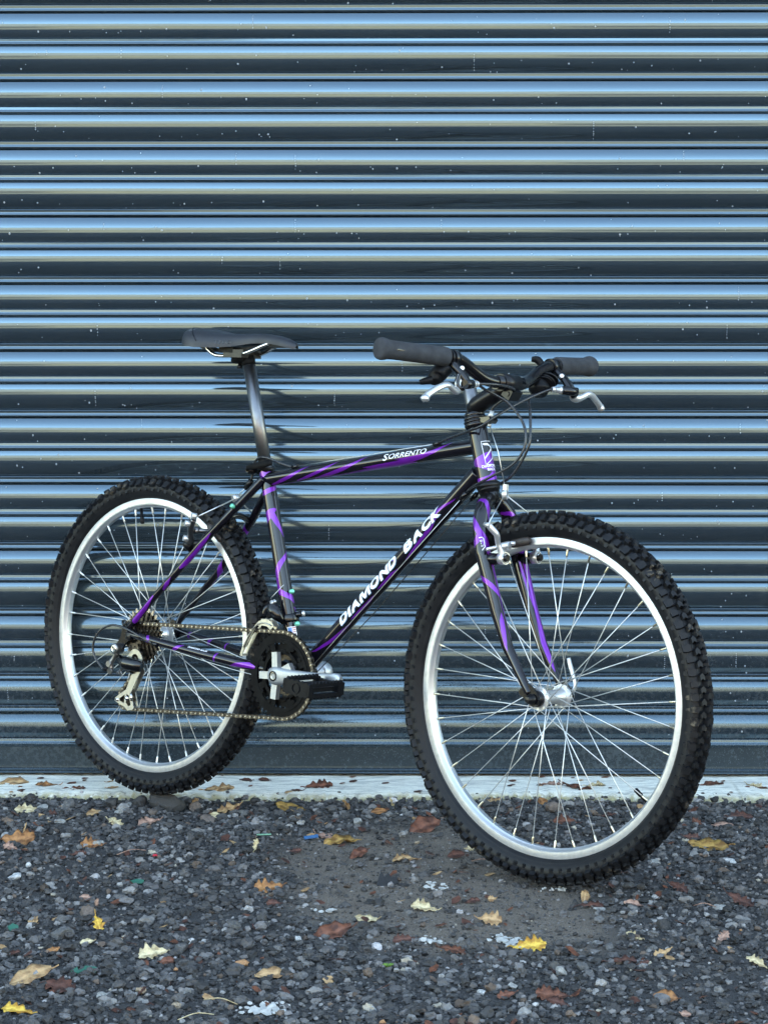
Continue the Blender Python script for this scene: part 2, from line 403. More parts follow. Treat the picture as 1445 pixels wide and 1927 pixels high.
me.from_pydata(np.stack([GX.ravel(),GY.ravel(),GZ.ravel()],1).tolist(),[],np.stack([idx[:-1,:-1],idx[:-1,1:],idx[1:,1:],idx[1:,:-1]],-1).reshape(-1,4).tolist())
me.polygons.foreach_set('use_smooth',[True]*len(me.polygons))
at=me.attributes.new('dirt','FLOAT','POINT'); at.data.foreach_set('value',DT.ravel().astype(np.float32))
def ground_mat():
    m,nt,p=node_mat('packed yard dirt'); a=nt.nodes.new('ShaderNodeAttribute'); a.attribute_name='dirt'
    v=texco(nt); f=noise(nt,v,30,6,.7); g=noise(nt,v,260,5,.7); h=noise(nt,v,700,3)
    vo=nt.nodes.new('ShaderNodeTexVoronoi'); vo.inputs['Scale'].default_value=330; nt.links.new(v,vo.inputs['Vector'])
    grav=mix(nt,maprange(nt,g,.35,.65,0,1),(.024,.022,.022),(.058,.055,.054))
    soil=mix(nt,maprange(nt,f,.35,.68,0,1),(.160,.122,.092),(.225,.178,.138))
    soil=mix(nt,maprange(nt,g,.40,.62,0,.75),soil,(.062,.055,.050))
    bits=ramp(nt,vo.outputs['Color'],[(.0,.0),(.80,0),(.84,1),(1,1)])
    soil=mix(nt,mathn(nt,'MULTIPLY',bits,.5),soil,(.20,.20,.20))
    sp=maprange(nt,h,.69,.74,0,.8); c=mix(nt,a.outputs['Fac'],grav,soil); c=mix(nt,sp,c,(.36,.36,.36))
    nt.links.new(c,p.inputs['Base Color']); p.inputs['Roughness'].default_value=.82
    hh=mathn(nt,'ADD',mathn(nt,'MULTIPLY',g,1.0),mathn(nt,'MULTIPLY',maprange(nt,vo.outputs['Distance'],0,.7,1,0),.7))
    bump(nt,p,hh,.9,.004); return m
me.materials.append(ground_mat()); tag(link(bpy.data.objects.new('ground',me)),kind='structure')
M_FIELD=wall_mat('dry pale gravel',(.30,.25,.18),(.24,.20,.15),.6)
mb=MB(); mb.add([(-400,-11,.005),(400,-11,.005),(400,-480,.005),(-400,-480,.005)],[(0,1,2,3)]); tag(mb.build('field',M_FIELD),kind='structure')
# kerb
kx=np.unique(np.concatenate([np.linspace(-1.25,1.25,340),np.linspace(-6,6,60)])); r=np.random.default_rng(5)
edge=.006*np.sin(kx*7)+.004*np.sin(kx*23+1)+r.normal(0,.0022,len(kx)); chip=np.clip(r.normal(0,.002,len(kx)),-.004,.004)
rows=[]; moss=[]
for (y,z,jy,jz,mo) in [(.2,-.004,0,0,0),(.02,-.004,0,0,0),(-.05,-.0035,0,.1,0),(-.10,-.003,0,.2,0),(-.15,-.0025,0,.3,0),(-.178,-.003,.6,.5,.05),(-.190,-.005,1,1,.35),(-.196,-.0085,1,1,.8),(-.200,-.013,1.1,.8,1),(-.204,-.02,1.3,.6,.9),(-.207,-.06,1,0,.4)]:
    rows.append(np.stack([kx,y+edge*jy,z+chip*jz+.0008*np.sin(kx*31+y*90)],1)); moss.append(np.full(len(kx),mo))
P=np.concatenate(rows); n=len(kx); me=bpy.data.meshes.new('kerb')
me.from_pydata(P.tolist(),[],[(i*n+j,(i+1)*n+j,(i+1)*n+j+1,i*n+j+1) for i in range(len(rows)-1) for j in range(n-1)])
me.polygons.foreach_set('use_smooth',[True]*len(me.polygons))
at=me.attributes.new('moss','FLOAT','POINT'); at.data.foreach_set('value',np.concatenate(moss).astype(np.float32))
def kerb_mat():
    m,nt,p=node_mat('pale concrete'); a=nt.nodes.new('ShaderNodeAttribute'); a.attribute_name='moss'
    v=texco(nt); f=noise(nt,v,14,6,.65); g=noise(nt,v,95,5,.7); h=noise(nt,v,300,3)
    sv=nt.nodes.new('ShaderNodeMapping'); sv.inputs['Scale'].default_value=(9,60,60); tc=nt.nodes.new('ShaderNodeTexCoord'); nt.links.new(tc.outputs['Object'],sv.inputs[0])
    s=noise(nt,sv.outputs[0],2,5)
    c=mix(nt,maprange(nt,f,.3,.7,0,1),(.80,.79,.69),(.67,.665,.59)); c=mix(nt,maprange(nt,s,.46,.68,0,.85),c,(.26,.265,.25)); c=mix(nt,maprange(nt,h,.62,.70,0,.85),c,(.09,.08,.07))
    mo=mathn(nt,'MULTIPLY',a.outputs['Fac'],maprange(nt,g,.34,.52,.25,1))
    mc=mix(nt,maprange(nt,g,.40,.62,0,1),(.12,.105,.045),(.31,.275,.15))
    nt.links.new(mix(nt,mo,c,mc),p.inputs['Base Color']); p.inputs['Roughness'].default_value=.8
    bump(nt,p,g,.5,.003); return m
me.materials.append(kerb_mat()); tag(link(bpy.data.objects.new('kerb',me)),kind='structure')

# ------------------------------------------------------------------ loose gravel (nobody could count it)
def rock_mat(name,attr=True,col=(.06,.06,.065)):
    m,nt,p=node_mat(name); v=texco(nt); f=noise(nt,v,160,5,.7); g=noise(nt,v,420,3)
    if attr:
        a=nt.nodes.new('ShaderNodeAttribute'); a.attribute_name='tone'; b=a.outputs['Color']
    else: b=col
    c=mix(nt,maprange(nt,f,.3,.7,.55,1.0),(0,0,0),b) if attr else mix(nt,maprange(nt,f,.35,.65,0,1),tuple(q*.6 for q in col),tuple(min(1,q*1.25) for q in col))
    nt.links.new(mix(nt,maprange(nt,g,.68,.74,0,.5),c,(.22,.22,.22)),p.inputs['Base Color'])
    nt.links.new(maprange(nt,f,.3,.7,.55,.85),p.inputs['Roughness']); bump(nt,p,f,.6 if attr else 1.0,.0015 if attr else .0035); return m
M_GRAVEL=rock_mat('loose dark gravel')
def quat_rots(n,rng):
    q=rng.normal(size=(n,4)); q/=np.linalg.norm(q,axis=1)[:,None]; w,x,y,z=q.T
    return np.stack([np.stack([1-2*(y*y+z*z),2*(x*y-z*w),2*(x*z+y*w)],1),np.stack([2*(x*y+z*w),1-2*(x*x+z*z),2*(y*z-x*w)],1),np.stack([2*(x*z-y*w),2*(y*z+x*w),1-2*(x*x+y*y)],1)],1)
def tones(n,rng):
    g=np.exp(rng.normal(np.log(.054),.62,n)); c=np.stack([g*1.06,g*1.0,g*.99],1)
    u=rng.random(n)
    k=u<.075; c[k]=np.exp(rng.normal(np.log(.20),.35,k.sum()))[:,None]*np.array([1.05,1,.96])
    k=(u>.075)&(u<.105); c[k]=np.exp(rng.normal(np.log(.10),.3,k.sum()))[:,None]*np.array([1.25,.85,.62])
    k=(u>.105)&(u<.1095); c[k]=np.array([.42,.36,.28])
    k=(u>.11)&(u<.1105); c[k]=np.array([.45,.22,.10])
    return np.clip(c,.012,.6)
def stones(n,rng,lo,hi,mode):
    xs=rng.uniform(-1.3,1.3,n); ys=rng.uniform(-2.2,-.19,n)
    keep=np.abs(xs)<.98-.16*(ys+2.2)/2+.12; d=dirt(xs,ys)
    keep&=(rng.random(n)>d*(.90 if mode else .55)) if mode<3 else (rng.random(n)<d)
    # patches where the gravel lies thicker or thinner
    keep&=rng.random(n)<.80+.5*hsin(xs,ys,8,7)
    xs,ys=xs[keep],ys[keep]; n=len(xs)
    r=np.exp(rng.uniform(np.log(lo),np.log(hi),n)) if mode!=2 else np.exp(rng.normal(np.log((lo*hi)**.5),.28,n))
    zs=gh(xs,ys)+r*rng.uniform(-.15,.75,n)
    return xs,ys,zs,r
def gravel_mesh(name,sets,V0,F0):
    rng=np.random.default_rng(21); nv=len(V0); allV=[];allC=[]; nst=0
    for (xs,ys,zs,r) in sets:
        n=len(xs); var=rng.uniform(.58,1.22,(24,nv,1))*V0[None]
        kk=rng.integers(0,24,n); R=quat_rots(n,rng); S=np.stack([r*rng.uniform(.8,1.35,n),r*rng.uniform(.75,1.1,n),r*rng.uniform(.55,.9,n)],1)
        tilt=R.copy()
        L=var[kk]; L=np.einsum('nij,nvj->nvi',R,L)*S[:,None,:]
        yaw=rng.uniform(0,2*PI,n); c,s=np.cos(yaw)[:,None],np.sin(yaw)[:,None]
        L=np.stack([c*L[:,:,0]-s*L[:,:,1],s*L[:,:,0]+c*L[:,:,1],L[:,:,2]],2)
        L+=np.stack([xs,ys,zs],1)[:,None,:]; allV.append(L.reshape(-1,3)); allC.append(np.repeat(tones(n,rng),nv,0)); nst+=n
    Vv=np.concatenate(allV).astype(np.float32); Cc=np.concatenate(allC); Cc=np.concatenate([Cc,np.ones((len(Cc),1))],1).astype(np.float32)
    Ff=(F0[None]+(np.arange(nst)*nv)[:,None,None]).reshape(-1,3).astype(np.int32)
    me=bpy.data.meshes.new(name); me.vertices.add(len(Vv)); me.vertices.foreach_set('co',Vv.ravel())
    me.loops.add(Ff.size); me.loops.foreach_set('vertex_index',Ff.ravel()); me.polygons.add(len(Ff))
    me.polygons.foreach_set('loop_start',np.arange(0,Ff.size,3,dtype=np.int32))
    me.polygons.foreach_set('use_smooth',np.zeros(len(Ff),dtype=bool))
    at=me.attributes.new('tone','FLOAT_COLOR','POINT'); at.data.foreach_set('color',Cc.ravel())
    me.update(calc_edges=True); me.validate(); me.materials.append(M_GRAVEL)
    return link(bpy.data.objects.new(name,me))
rg=np.random.default_rng(77)
_n=230; _x=rg.uniform(-1.1,1.1,_n); _y=-.205+np.abs(rg.normal(0,.016,_n)); _r=np.exp(rg.uniform(np.log(.0012),np.log(.0052),_n)); spill=(_x,_y,-.0065+_r*.5-np.clip(-.185-_y,0,1)*.35,_r)   # grit kicked up on the kerb edge
_n=26000; _x=rg.uniform(-2.3,2.3,_n); _y=rg.uniform(-2.75,-.21,_n); _k=(np.abs(_x)>.98-.16*(_y+2.2)/2+.10)|(_y<-2.18); _x,_y=_x[_k],_y[_k]; _r=np.exp(rg.uniform(np.log(.0046),np.log(.0095),len(_x))); outer=(_x,_y,gh(_x,_y)+_r*rg.uniform(-.1,.7,len(_x)),_r)   # the yard goes on outside the frame
go=gravel_mesh('gravel',[outer,stones(40000,rg,.0034,.0074,1),stones(40000,rg,.0019,.0034,0),stones(52000,rg,.0008,.0019,3),spill],IV,IF); tag(go,kind='stuff')
gb=gravel_mesh('gravel',[stones(8500,rg,.0056,.0112,1)],JV,JF); tag(gb,kind='stuff')

# ------------------------------------------------------------------ bicycle (own frame: x forward, y to its left, z up, millimetres from the rear axle)
RT=.3325
BIKE=tag(empty('bicycle'),'black mountain bike with purple flame paint and knobbly tyres, standing before the shutter','bicycle')
_fw=(.75797899,-.65211209,-.0147539); _lt=(.65004744,.75706198,-.06554001); _up=(.05390905,.04008722,.99774086); _rc=Vector((-.52569724,-.25881393,.34703637))
_base=_rc-Vector(_up)*RT
BIKE.matrix_world=Matrix(((_fw[0],_lt[0],_up[0],_base[0]),(_fw[1],_lt[1],_up[1],_base[1]),(_fw[2],_lt[2],_up[2],_base[2]),(0,0,0,1)))
AX=(0,0,RT)
def mm(*p): return Vector((p[0]/1000,p[1]/1000,p[2]/1000))
def mml(L): return [mm(*p) for p in L]
def pempty(name): return empty(name,BIKE,AX)
WB=1033.7; BB=(418,0,-32)

def ptube(name,path,rad,stripes,parent,loc=(0,0,0),n=44,step=2.2,flat=1.0,cap=True):
    """painted tube; stripes = [[(s mm, angle deg, half width mm), ...], ...]; angle 0 faces the drive side, 90 faces up"""
    P=[mm(*p) for p in path]; seg=[(P[i+1]-P[i]).length for i in range(len(P)-1)]; cum=np.concatenate([[0],np.cumsum(seg)]); Ltot=cum[-1]
    m=max(3,int(Ltot/(step/1000))+1); ss=np.linspace(0,Ltot,m); A=np.array(P); C=np.stack([np.interp(ss,cum,A[:,i]) for i in range(3)],1)
    if len(P)>3:
        for _ in range(2): C[1:-1]=(C[:-2]+2*C[1:-1]+C[2:])/4
    R=np.interp(ss,cum,np.array(rad if hasattr(rad,'__len__') else [rad]*len(P)))/1000
    T=np.gradient(C,axis=0); T/=np.linalg.norm(T,axis=1)[:,None]
    e1=np.tile(np.array([0,-1.,0]),(m,1)); e1-=T*(e1*T).sum(1)[:,None]; e1/=np.linalg.norm(e1,axis=1)[:,None]; e2=np.cross(e1,T)
    ph=np.linspace(0,2*PI,n,endpoint=False)
    V=C[:,None,:]+R[:,None,None]*(np.cos(ph)[None,:,None]*e1[:,None,:]+flat*np.sin(ph)[None,:,None]*e2[:,None,:])
    D=np.full((m,n),-.02); deg=np.degrees(ph); deg=np.where(deg>180,deg-360,deg)
    for st in stripes:
        q=np.array(st,float); k=max(2,int(sum(np.hypot(np.diff(q[:,0]),np.diff(q[:,1])*.28))/1.5)); t=np.linspace(0,len(q)-1,k)
        q=np.stack([np.interp(t,np.arange(len(q)),q[:,i]) for i in range(3)],1)
        for (s0,a0,w) in q:
            da=(deg-a0+180)%360-180
            du=(ss*1000-s0)[:,None]; dv=np.radians(da)[None,:]*(R*1000)[:,None]
            D=np.maximum(D,(w-np.hypot(du,dv))/1000)
    V=V.reshape(-1,3); F=[(i*n+j,i*n+(j+1)%n,(i+1)*n+(j+1)%n,(i+1)*n+j) for i in range(m-1) for j in range(n)]
    vs=V.tolist(); sm=[True]*len(F)
    if cap: F+= [tuple(range(n))[::-1],tuple((m-1)*n+j for j in range(n))]; sm+=[False,False]
    me=bpy.data.meshes.new(name); me.from_pydata(vs,[],F); me.polygons.foreach_set('use_smooth',sm); me.materials.append(M_PAINT)
    at=me.attributes.new('paint_edge','FLOAT','POINT'); at.data.foreach_set('value',D.ravel().astype(np.float32))
    bm=bmesh.new(); bm.from_mesh(me); bmesh.ops.recalc_face_normals(bm,faces=bm.faces); bm.to_mesh(me); bm.free()
    o=bpy.data.objects.new(name,me); link(o,parent); o.location=loc; return o
def text2d(body,size,offset=0,shear=0,space=1.0):
    cu=bpy.data.curves.new('txt','FONT'); cu.body=body; cu.size=size; cu.offset=offset; cu.shear=shear; cu.space_character=space; cu.resolution_u=3
    o=bpy.data.objects.new('txt',cu); COL.objects.link(o); dg=bpy.context.evaluated_depsgraph_get(); me=bpy.data.meshes.new_from_object(o.evaluated_get(dg))
    bpy.data.objects.remove(o); bpy.data.curves.remove(cu)
    v=np.array([x.co[:] for x in me.vertices]); f=[tuple(p.vertices) for p in me.polygons]; bpy.data.meshes.remove(me)
    return v[:,:2],f
def wrap(name,v2,f,a,b,ra,rb,s0,phi0,lift,mat,parent,loc=(0,0,0),cut=1.2,vdir=1):
    """lays a flat print (u,v in mm) round the straight tube a->b: u runs along it, v round it"""
    bm=bmesh.new(); vv=[bm.verts.new((p[0],p[1],0)) for p in v2]
    for q in f:
        try: bm.faces.new([vv[i] for i in q])
        except Exception: pass
    lo,hi=v2[:,1].min(),v2[:,1].max(); c=math.floor(lo/cut)*cut
    while c<hi:
        bmesh.ops.bisect_plane(bm,geom=list(bm.verts)+list(bm.edges)+list(bm.faces),plane_co=(0,c+.0137,0),plane_no=(0,1,0)); c+=cut
    A,B=mm(*a),mm(*b); T=(B-A).normalized(); L=(B-A).length*1000; e1=Vector((0,-1,0)); e1=(e1-T*e1.dot(T)).normalized(); e2=e1.cross(T)
    for v in bm.verts:
        s=s0+v.co.x; r=(ra+(rb-ra)*s/L); ang=math.radians(phi0)+vdir*v.co.y/r
        v.co=A+T*(s/1000)+(e1*math.cos(ang)+e2*math.sin(ang))*((r+lift)/1000)
    me=bpy.data.meshes.new(name); bm.to_mesh(me); bm.free(); me.materials.append(mat); me.polygons.foreach_set('use_smooth',[True]*len(me.polygons))
    o=bpy.data.objects.new(name,me); link(o,parent); o.location=loc; return o

# ---- frame
FR=pempty('frame')
HT0,HT1=(832.0,0,471),(864.2,0,371)
TT0,TT1=(303,0,343.5),(836,0,437.5); DT0,DT1=(428,0,-27),(842,0,389)
ST0,ST1=(417,0,-28),(299.3,0,372)
flTT=[[(22,-62,1.5),(48,-40,3.4),(80,-8,3.4),(108,28,2.2),(132,62,.3)],[(8,-95,5),(60,-98,7),(130,-95,6),(200,-92,7),(290,-88,7),(350,-85,5)],
      [(92,-58,1.5),(125,-35,3),(160,-4,3),(186,24,2),(208,54,.3)],[(140,-62,1.5),(180,-44,3.8),(222,-14,3.6),(256,20,2.4),(284,58,.3)],
      [(268,-34,.5),(296,-38,3),(340,-42,5),(380,-36,4.8),(418,-16,4.2),(450,8,3.2),(478,42,1.4),(494,75,.3)],[(352,-8,.4),(380,-14,2.4),(412,-6,1.6),(430,4,.3)],[(230,-66,2),(270,-66,4),(320,-68,5),(360,-66,4),(400,-58,1)],[(0,60,2),(6,75,3)]]
ptube('top_tube',[TT0,TT1],[14.6,14.6],flTT,FR)
flDT=[[(52,30,.5),(70,0,2.0),(105,-32,3.2),(140,-50,3.2),(168,-56,1)],[(176,-40,1),(205,-48,3),(235,-52,2.6),(252,-46,.4)],[(262,-36,.5),(288,-44,3),(312,-40,2.6),(330,-52,1)],
      [(322,60,3),(330,40,4),(336,10,.5)],[(352,-50,.5),(380,-44,2.6),(410,-36,3.4),(440,-30,3.6),(462,-8,3.6),(474,20,3.4),(480,45,3)],[(474,15,3),(492,4,2.6),(512,-18,1.6),(530,-34,.3)]]
ptube('down_tube',[DT0,DT1],[15.9,15.9],flDT,FR)
flST=[[(396,50,6),(398,0,6),(397,-60,6),(395,-120,5)],[(360,60,4),(361,0,5),(365,-60,4.5),(368,-110,4)],
      [(324,-62,3),(320,-25,7),(314,10,9),(308,45,9),(306,75,7)],[(312,-40,6),(298,-62,5),(284,-88,3.6),(268,-112,1)],
      [(240,-128,1.5),(229,-92,4),(215,-35,5),(200,5,5),(178,22,5),(162,10,6),(153,-42,5),(146,-92,6),(137,-126,5)],[(128,-95,.5),(122,-120,3.5),(118,-140,3)],[(75,20,.8),(73,-30,1.4),(73,-80,.6)]]
ptube('seat_tube',[ST0,ST1],[14.4,14.4],flST,FR)
flHT=[[(66,-55,1),(66,-20,6),(66,15,10),(67,40,13),(68,80,18),(68,130,20)],[(98,-30,3),(99,20,4),(98,60,4.5),(94,95,8),(96,140,5)]]
ptube('head_tube',[HT0,HT1],[18.2,18.2],flHT,FR)
mb=MB()
mb.tube(mml([(418,-34,-32),(418,34,-32)]),.0205,28); mb.build('bottom_bracket_shell',M_BLKGLOSS,FR)
SSR=[(308,-13,345),(285,-22,318),(230,-40,257),(180,-52,205),(121,-60,141),(60,-64,82),(-2,-66,19)]
flS=[[(156,20,.5),(182,45,4),(215,62,5.5),(246,50,5.5),(262,25,2)],[(292,10,.5),(312,35,4.5),(326,60,2)],[(356,-10,2),(392,30,5),(430,30,7)]]
ptube('seat_stay',SSR,[8.6,8.6,8.4,8,7.6,7,6.4],flS,FR,n=28)
SSL=[(p[0],-p[1],p[2]) for p in SSR]
ptube('seat_stay',SSL,[8.6,8.6,8.4,8,7.6,7,6.4],[[(130,-160,3),(160,170,6),(190,120,4)],[(230,-170,5),(290,150,7),(330,130,5)],[(360,180,7),(430,180,7)]],FR,n=28)
CSR=[(-6,-66,6),(22,-66,3),(100,-62,-5),(200,-54,-14),(300,-44,-22),(385,-33,-28),(412,-26,-31)]
ptube('chain_stay',CSR,[6.4,7.4,8.6,9.6,10.6,10.6,10.4],[[(60,70,3),(66,10,3.5),(62,-50,3)],[(132,-60,1),(142,-20,4),(152,30,3),(164,70,.5)],[(246,-70,2),(248,0,2.2),(252,70,2.2)],[(286,-70,2),(305,-20,4.5),(335,10,6),(352,15,6),(358,15,1)]],FR,n=28)
CSL=[(p[0],-p[1],p[2]) for p in CSR]
ptube('chain_stay',CSL,[6.4,7.4,8.6,9.6,10.6,10.6,10.4],[[(50,-150,3),(54,170,4),(50,120,3)],[(110,-160,2),(125,160,6),(140,130,2)],[(170,-150,2),(172,180,2.5),(176,120,2)]],FR,n=28)
for sy in(-1,1):
    mb=MB(); mb.prism([(-24/1000,.020),(-14/1000,.030),(0,.026),(.010,.020),(.020,.006),(.014,-.006),(-.002,-.008),(-.014,-.016),(-.026,-.036),(-.040,-.036),(-.044,-.024),(-.030,-.006)] if sy<0 else [(-.026,.018),(-.016,.030),(0,.026),(.010,.020),(.020,.006),(.014,-.006),(-.002,-.010),(-.014,-.008),(-.018,.004)],sy*.0655,sy*.0615)
    o=mb.build('dropout',M_BLKGLOSS,FR)
    mb=MB(); mb.lathe([(-.002,.003),(-.002,.0062),(.002,.0062),(.002,.003)],20,c=(-.0225,sy*.0635,.026),close_prof=True); mb.lathe([(-.002,.0024),(-.002,.005),(.002,.005),(.002,.0024)],20,c=(-.010,sy*.066,.022),close_prof=True)
    mb.build('eyelet',M_BLKGLOSS,FR)
# prints on the frame
def fit(v,wid,hei): 
    v=v.copy(); v-=v.min(0); return v/v.max(0)*np.array((wid,hei))
def wide_word(word,widths,gap,h,sh):
    """heavy slanted capitals, each set to its own width"""
    V=[];F=[];x=0;n=0
    for ch,w_ in zip(word,widths):
        if ch=='M':
            v=np.array([(0,0),(0,1),(.27,1),(.5,.40),(.73,1),(1,1),(1,0),(.79,0),(.79,.62),(.58,.06),(.42,.06),(.21,.62),(.21,0)],float); f=[tuple(range(13))[::-1]]
        else:
            v,f=text2d(ch,1,.052 if ch!='I' else .06); v=fit(v,1,1)
        v=v*np.array((w_,h)); v[:,0]+=x+v[:,1]*sh; V.append(v); F+= [tuple(i+n for i in q) for q in f]; n+=len(v); x+=w_+gap
    V=np.concatenate(V); V[:,0]-=V[:,0].min(); return V,F
ud,fd=wide_word('DIAMOND',(25,8,28,33,29,27,25),2.2,19,.36); ub,fb=wide_word('BACK',(26,28,26,27),2.2,19,.36)
for (uu,ff,s0) in ((ud,fd,150),(ub,fb,364)):
    wrap('decal_shadow',uu-np.array((0,9.5)),ff,DT0,DT1,15.9,15.9,s0+1.8,8,.12,M_DECALSH,FR,vdir=1)
    wrap('decal_lettering',uu-np.array((0,9.5)),ff,DT0,DT1,15.9,15.9,s0+.6,13,.32,M_DECAL,FR,vdir=1)
v,f=text2d('S',1,.012,.22); us=fit(v,13,13.5); wrap('decal_lettering',us-np.array((0,6)),f,TT0,TT1,14.6,14.6,322,18,.2,M_DECAL,FR)
v,f=text2d('ORRENTO',1,.008,.22,1.0); uo=fit(v,93,10.2); wrap('decal_lettering',uo-np.array((0,4.2)),f,TT0,TT1,14.6,14.6,337,18,.2,M_DECAL,FR)
def strokes(paths,w):
    """flat ribbons (u,v) of half width w"""
    V=[];F=[]
    for q in paths:
        q=np.array(q,float); t=np.gradient(q,axis=0); t/=np.linalg.norm(t,axis=1)[:,None]; nrm=np.stack([-t[:,1],t[:,0]],1)
        ww=q[:,2:3] if q.shape[1]>2 else w; b=len(V); m=len(q)
        for i in range(m): V+= [tuple((q+0)[i,:2]+nrm[i,:2]*w),tuple(q[i,:2]-nrm[i,:2]*w)]
        F+=[(b+2*i,b+2*i+1,b+2*i+3,b+2*i+2) for i in range(m-1)]
    return np.array(V),F
# head badge: tall panel with a double D bow, then two lines of small capitals
def arc(cx,cy,rx,ry,a0,a1,k=16): return [(cx+rx*math.cos(math.radians(a0+(a1-a0)*i/k)),cy+ry*math.sin(math.radians(a0+(a1-a0)*i/k))) for i in range(k+1)]
# (u,v): u runs down the tube, v forward round it
bd=[[(0,v) for v in np.linspace(-8,16,10)],[(44,v) for v in np.linspace(-6,16,10)],[(u,-8+u*.03) for u in np.linspace(.9,43.1,8)],
    [(5+0*v,v) for v in np.linspace(-6,4,4)]+[(6+8*math.sin(a)**2+0*a,4+8*math.sin(a)) for a in np.linspace(.25,1.35,8)]+[(14+18*t,11.7-18.5*t) for t in np.linspace(.1,1,9)],
    [(6.8+3*t*t,-4+16*t) for t in np.linspace(0,1,8)]+[(10+8*t,12+1.5*math.sin(t*PI)) for t in np.linspace(.15,1,6)],
    [(17+14*t,13.5-1.5*t) for t in np.linspace(0,1,6)]+[(31+12*t,12-17*t) for t in np.linspace(.1,1,7)]]
for i,q in enumerate(bd):
    vv,ff=strokes([q],.5 if i<3 else (1.15 if i==3 else .7)); wrap('head_badge',vv,ff,HT0,HT1,18.2,18.2,30,69,.25+.04*i,M_DECAL,FR,vdir=1)
for (t,u0,v0,wd) in (('DIAMOND',78.5,-15,34),('BACK',85,-5.5,19)):
    v,f=text2d(t,1,.035,0,1.05); vv=fit(v,wd,5.0); vv=np.stack([-vv[:,1],vv[:,0]],1)
    wrap('decal_lettering',vv+np.array((u0-30,v0)),f,HT0,HT1,18.2,18.2,30,69,.25,M_DECAL,FR,vdir=1)
# small words on the stays, flag sticker on the seat tube
v,f=text2d('DIAMOND BACK',1,.03,.2,1.05); vv=fit(v,92,5.5)
wrap('decal_lettering',vv-np.array((0,2.7)),f,SSR[4],SSR[1],8.0,8.6,30,34,.4,M_DECAL,FR); vv=fit(v,52,4)
wrap('decal_lettering',vv-np.array((0,2)),f,CSR[2],CSR[4],8.9,10.4,68,52,.35,M_DECAL,FR)
_g=[(0,0),(0,1),(1,1),(1,0)]
def rect(u0,v0,u1,v1): return np.array([(u0,v0),(u1,v0),(u1,v1),(u0,v1)],float),[(0,1,2,3)]
v,f=rect(-1,-9,19,9); wrap('flag_sticker',v,f,ST0,ST1,14.4,14.4,70,-48,.15,M_DECAL,FR)
v,f=rect(3,0,17.5,7.5); wrap('flag_sticker',v,f,ST0,ST1,14.4,14.4,70,-48,.3,M_BLUE,FR)
for i in range(4):
    v,f=rect(3+i*4,-8,4.8+i*4,-.6); wrap('flag_sticker',v,f,ST0,ST1,14.4,14.4,70,-48,.3,M_RED,FR)
for (p,d) in (((255.7,-40,285),(0,-1,.6)),((392,-6,128),(.95,-.2,.28)),((411,-6,66),(.95,-.2,.28))):
    d=Vector(d).normalized(); mb=MB(); a=mm(*p); mb.tube([a,a+d*.004,a+d*.0075,a+d*.0088],[.0048,.0048,.0042,.002],14); mb.build('bolt_cap',M_GREEN,FR)
# cable stops on top and down tubes
for (a,b) in (((380,-7,372.5),(395,-7,375.6)),((738,-8,436),(752,-8,438.7)),((829,-16.5,352),(816,-16.5,338.5)),((827,16.5,350),(815,16.5,338)),((70,-68,-6.5),(86,-68,-9))):
    mb=MB(); mb.tube(mml([a,b]),.0046,14); mb.build('cable_stop',M_BLKGLOSS,FR)
mb=MB(); mb.lathe([(-.0055,.0146),(-.0055,.0178),(-.003,.0185),(.003,.0185),(.0055,.0178),(.0055,.0146)],30,axis='z',M=Matrix.Rotation(math.atan2(117.7,400),3,'Y')@Matrix.Rotation(PI,3,'Z'),c=mm(300.5,0,368))
mb.tube(mml([(282,-12,361),(268,-12,357)]),.006,12); mb.tube(mml([(282,12,361),(268,12,357)]),.006,12); mb.tube(mml([(274,-26,360),(274,26,360)]),.0042,12)
mb.build('seat_clamp',M_BLACK,FR)
mb=MB(); Q=cr(mml([(272,-24,363),(280,-31,366),(305,-36,370),(330,-34,376),(343,-28,380)]),6); mb.tube(Q,lerp_list([.006,.005,.0065,.0075,.006],len(Q)),10,flat=.45,up=(0,0,1)); mb.build('clamp_lever',M_BLKWORN,FR)
# brake bridge between the seat stays
mb=MB(); mb.tube(cr(mml([(222,-42,252),(226,-22,262),(227,0,266),(226,22,262),(222,42,252)]),5),.0065,12); mb.build('brake_bridge',M_BLKGLOSS,FR)

# ---- fork
FK=pempty('fork')
RB=[(874,-10,343),(879,-24,334),(884.5,-38,318),(890,-47,290),(902,-50.5,247),(921,-50.5,199),(940,-50.5,150),(969,-50.5,87),(1000,-51,42),(1017,-51,18),(1024,-51,9)]
rr=[13,14.2,14.5,14.6,14.2,13.4,12.2,10.2,8.2,7.2,6.6]
fR=[[(21,-50,2.87),(18,5,3.28),(23,55,4.1),(36,95,4.92),(52,120,4.1)],[(46,-55,4.1),(60,-12,4.92),(77,30,5.74),(92,62,7.38),(110,92,6.56),(142,108,4.92),(182,114,4.92),(232,120,4.1),(275,125,2.46)],[(80,35,4.92),(92,0,5.74),(99,-40,4.1)],
    [(154,-50,4.1),(166,8,4.1),(180,55,4.1),(196,98,3.28)],[(228,70,0.41),(242,58,4.1),(262,42,4.51),(284,26,2.87),(302,12,0.33)]]
ptube('fork_blade',RB,rr,fR,FK,n=36)
LB=[(p[0],-p[1],p[2]) for p in RB]
ptube('fork_blade',LB,rr,[[(80,60,4.92),(110,72,6.56),(150,88,6.56),(200,95,5.74),(245,82,5.33),(290,62,5.33),(325,46,4.1),(348,38,0.49)],[(120,34,0.82),(150,38,2.46),(190,50,2.13),(225,66,0.82)],[(28,0,3.28),(36,50,4.1),(50,90,4.1)],[(64,-40,2.46),(90,0,4.1)]],FK,n=36)
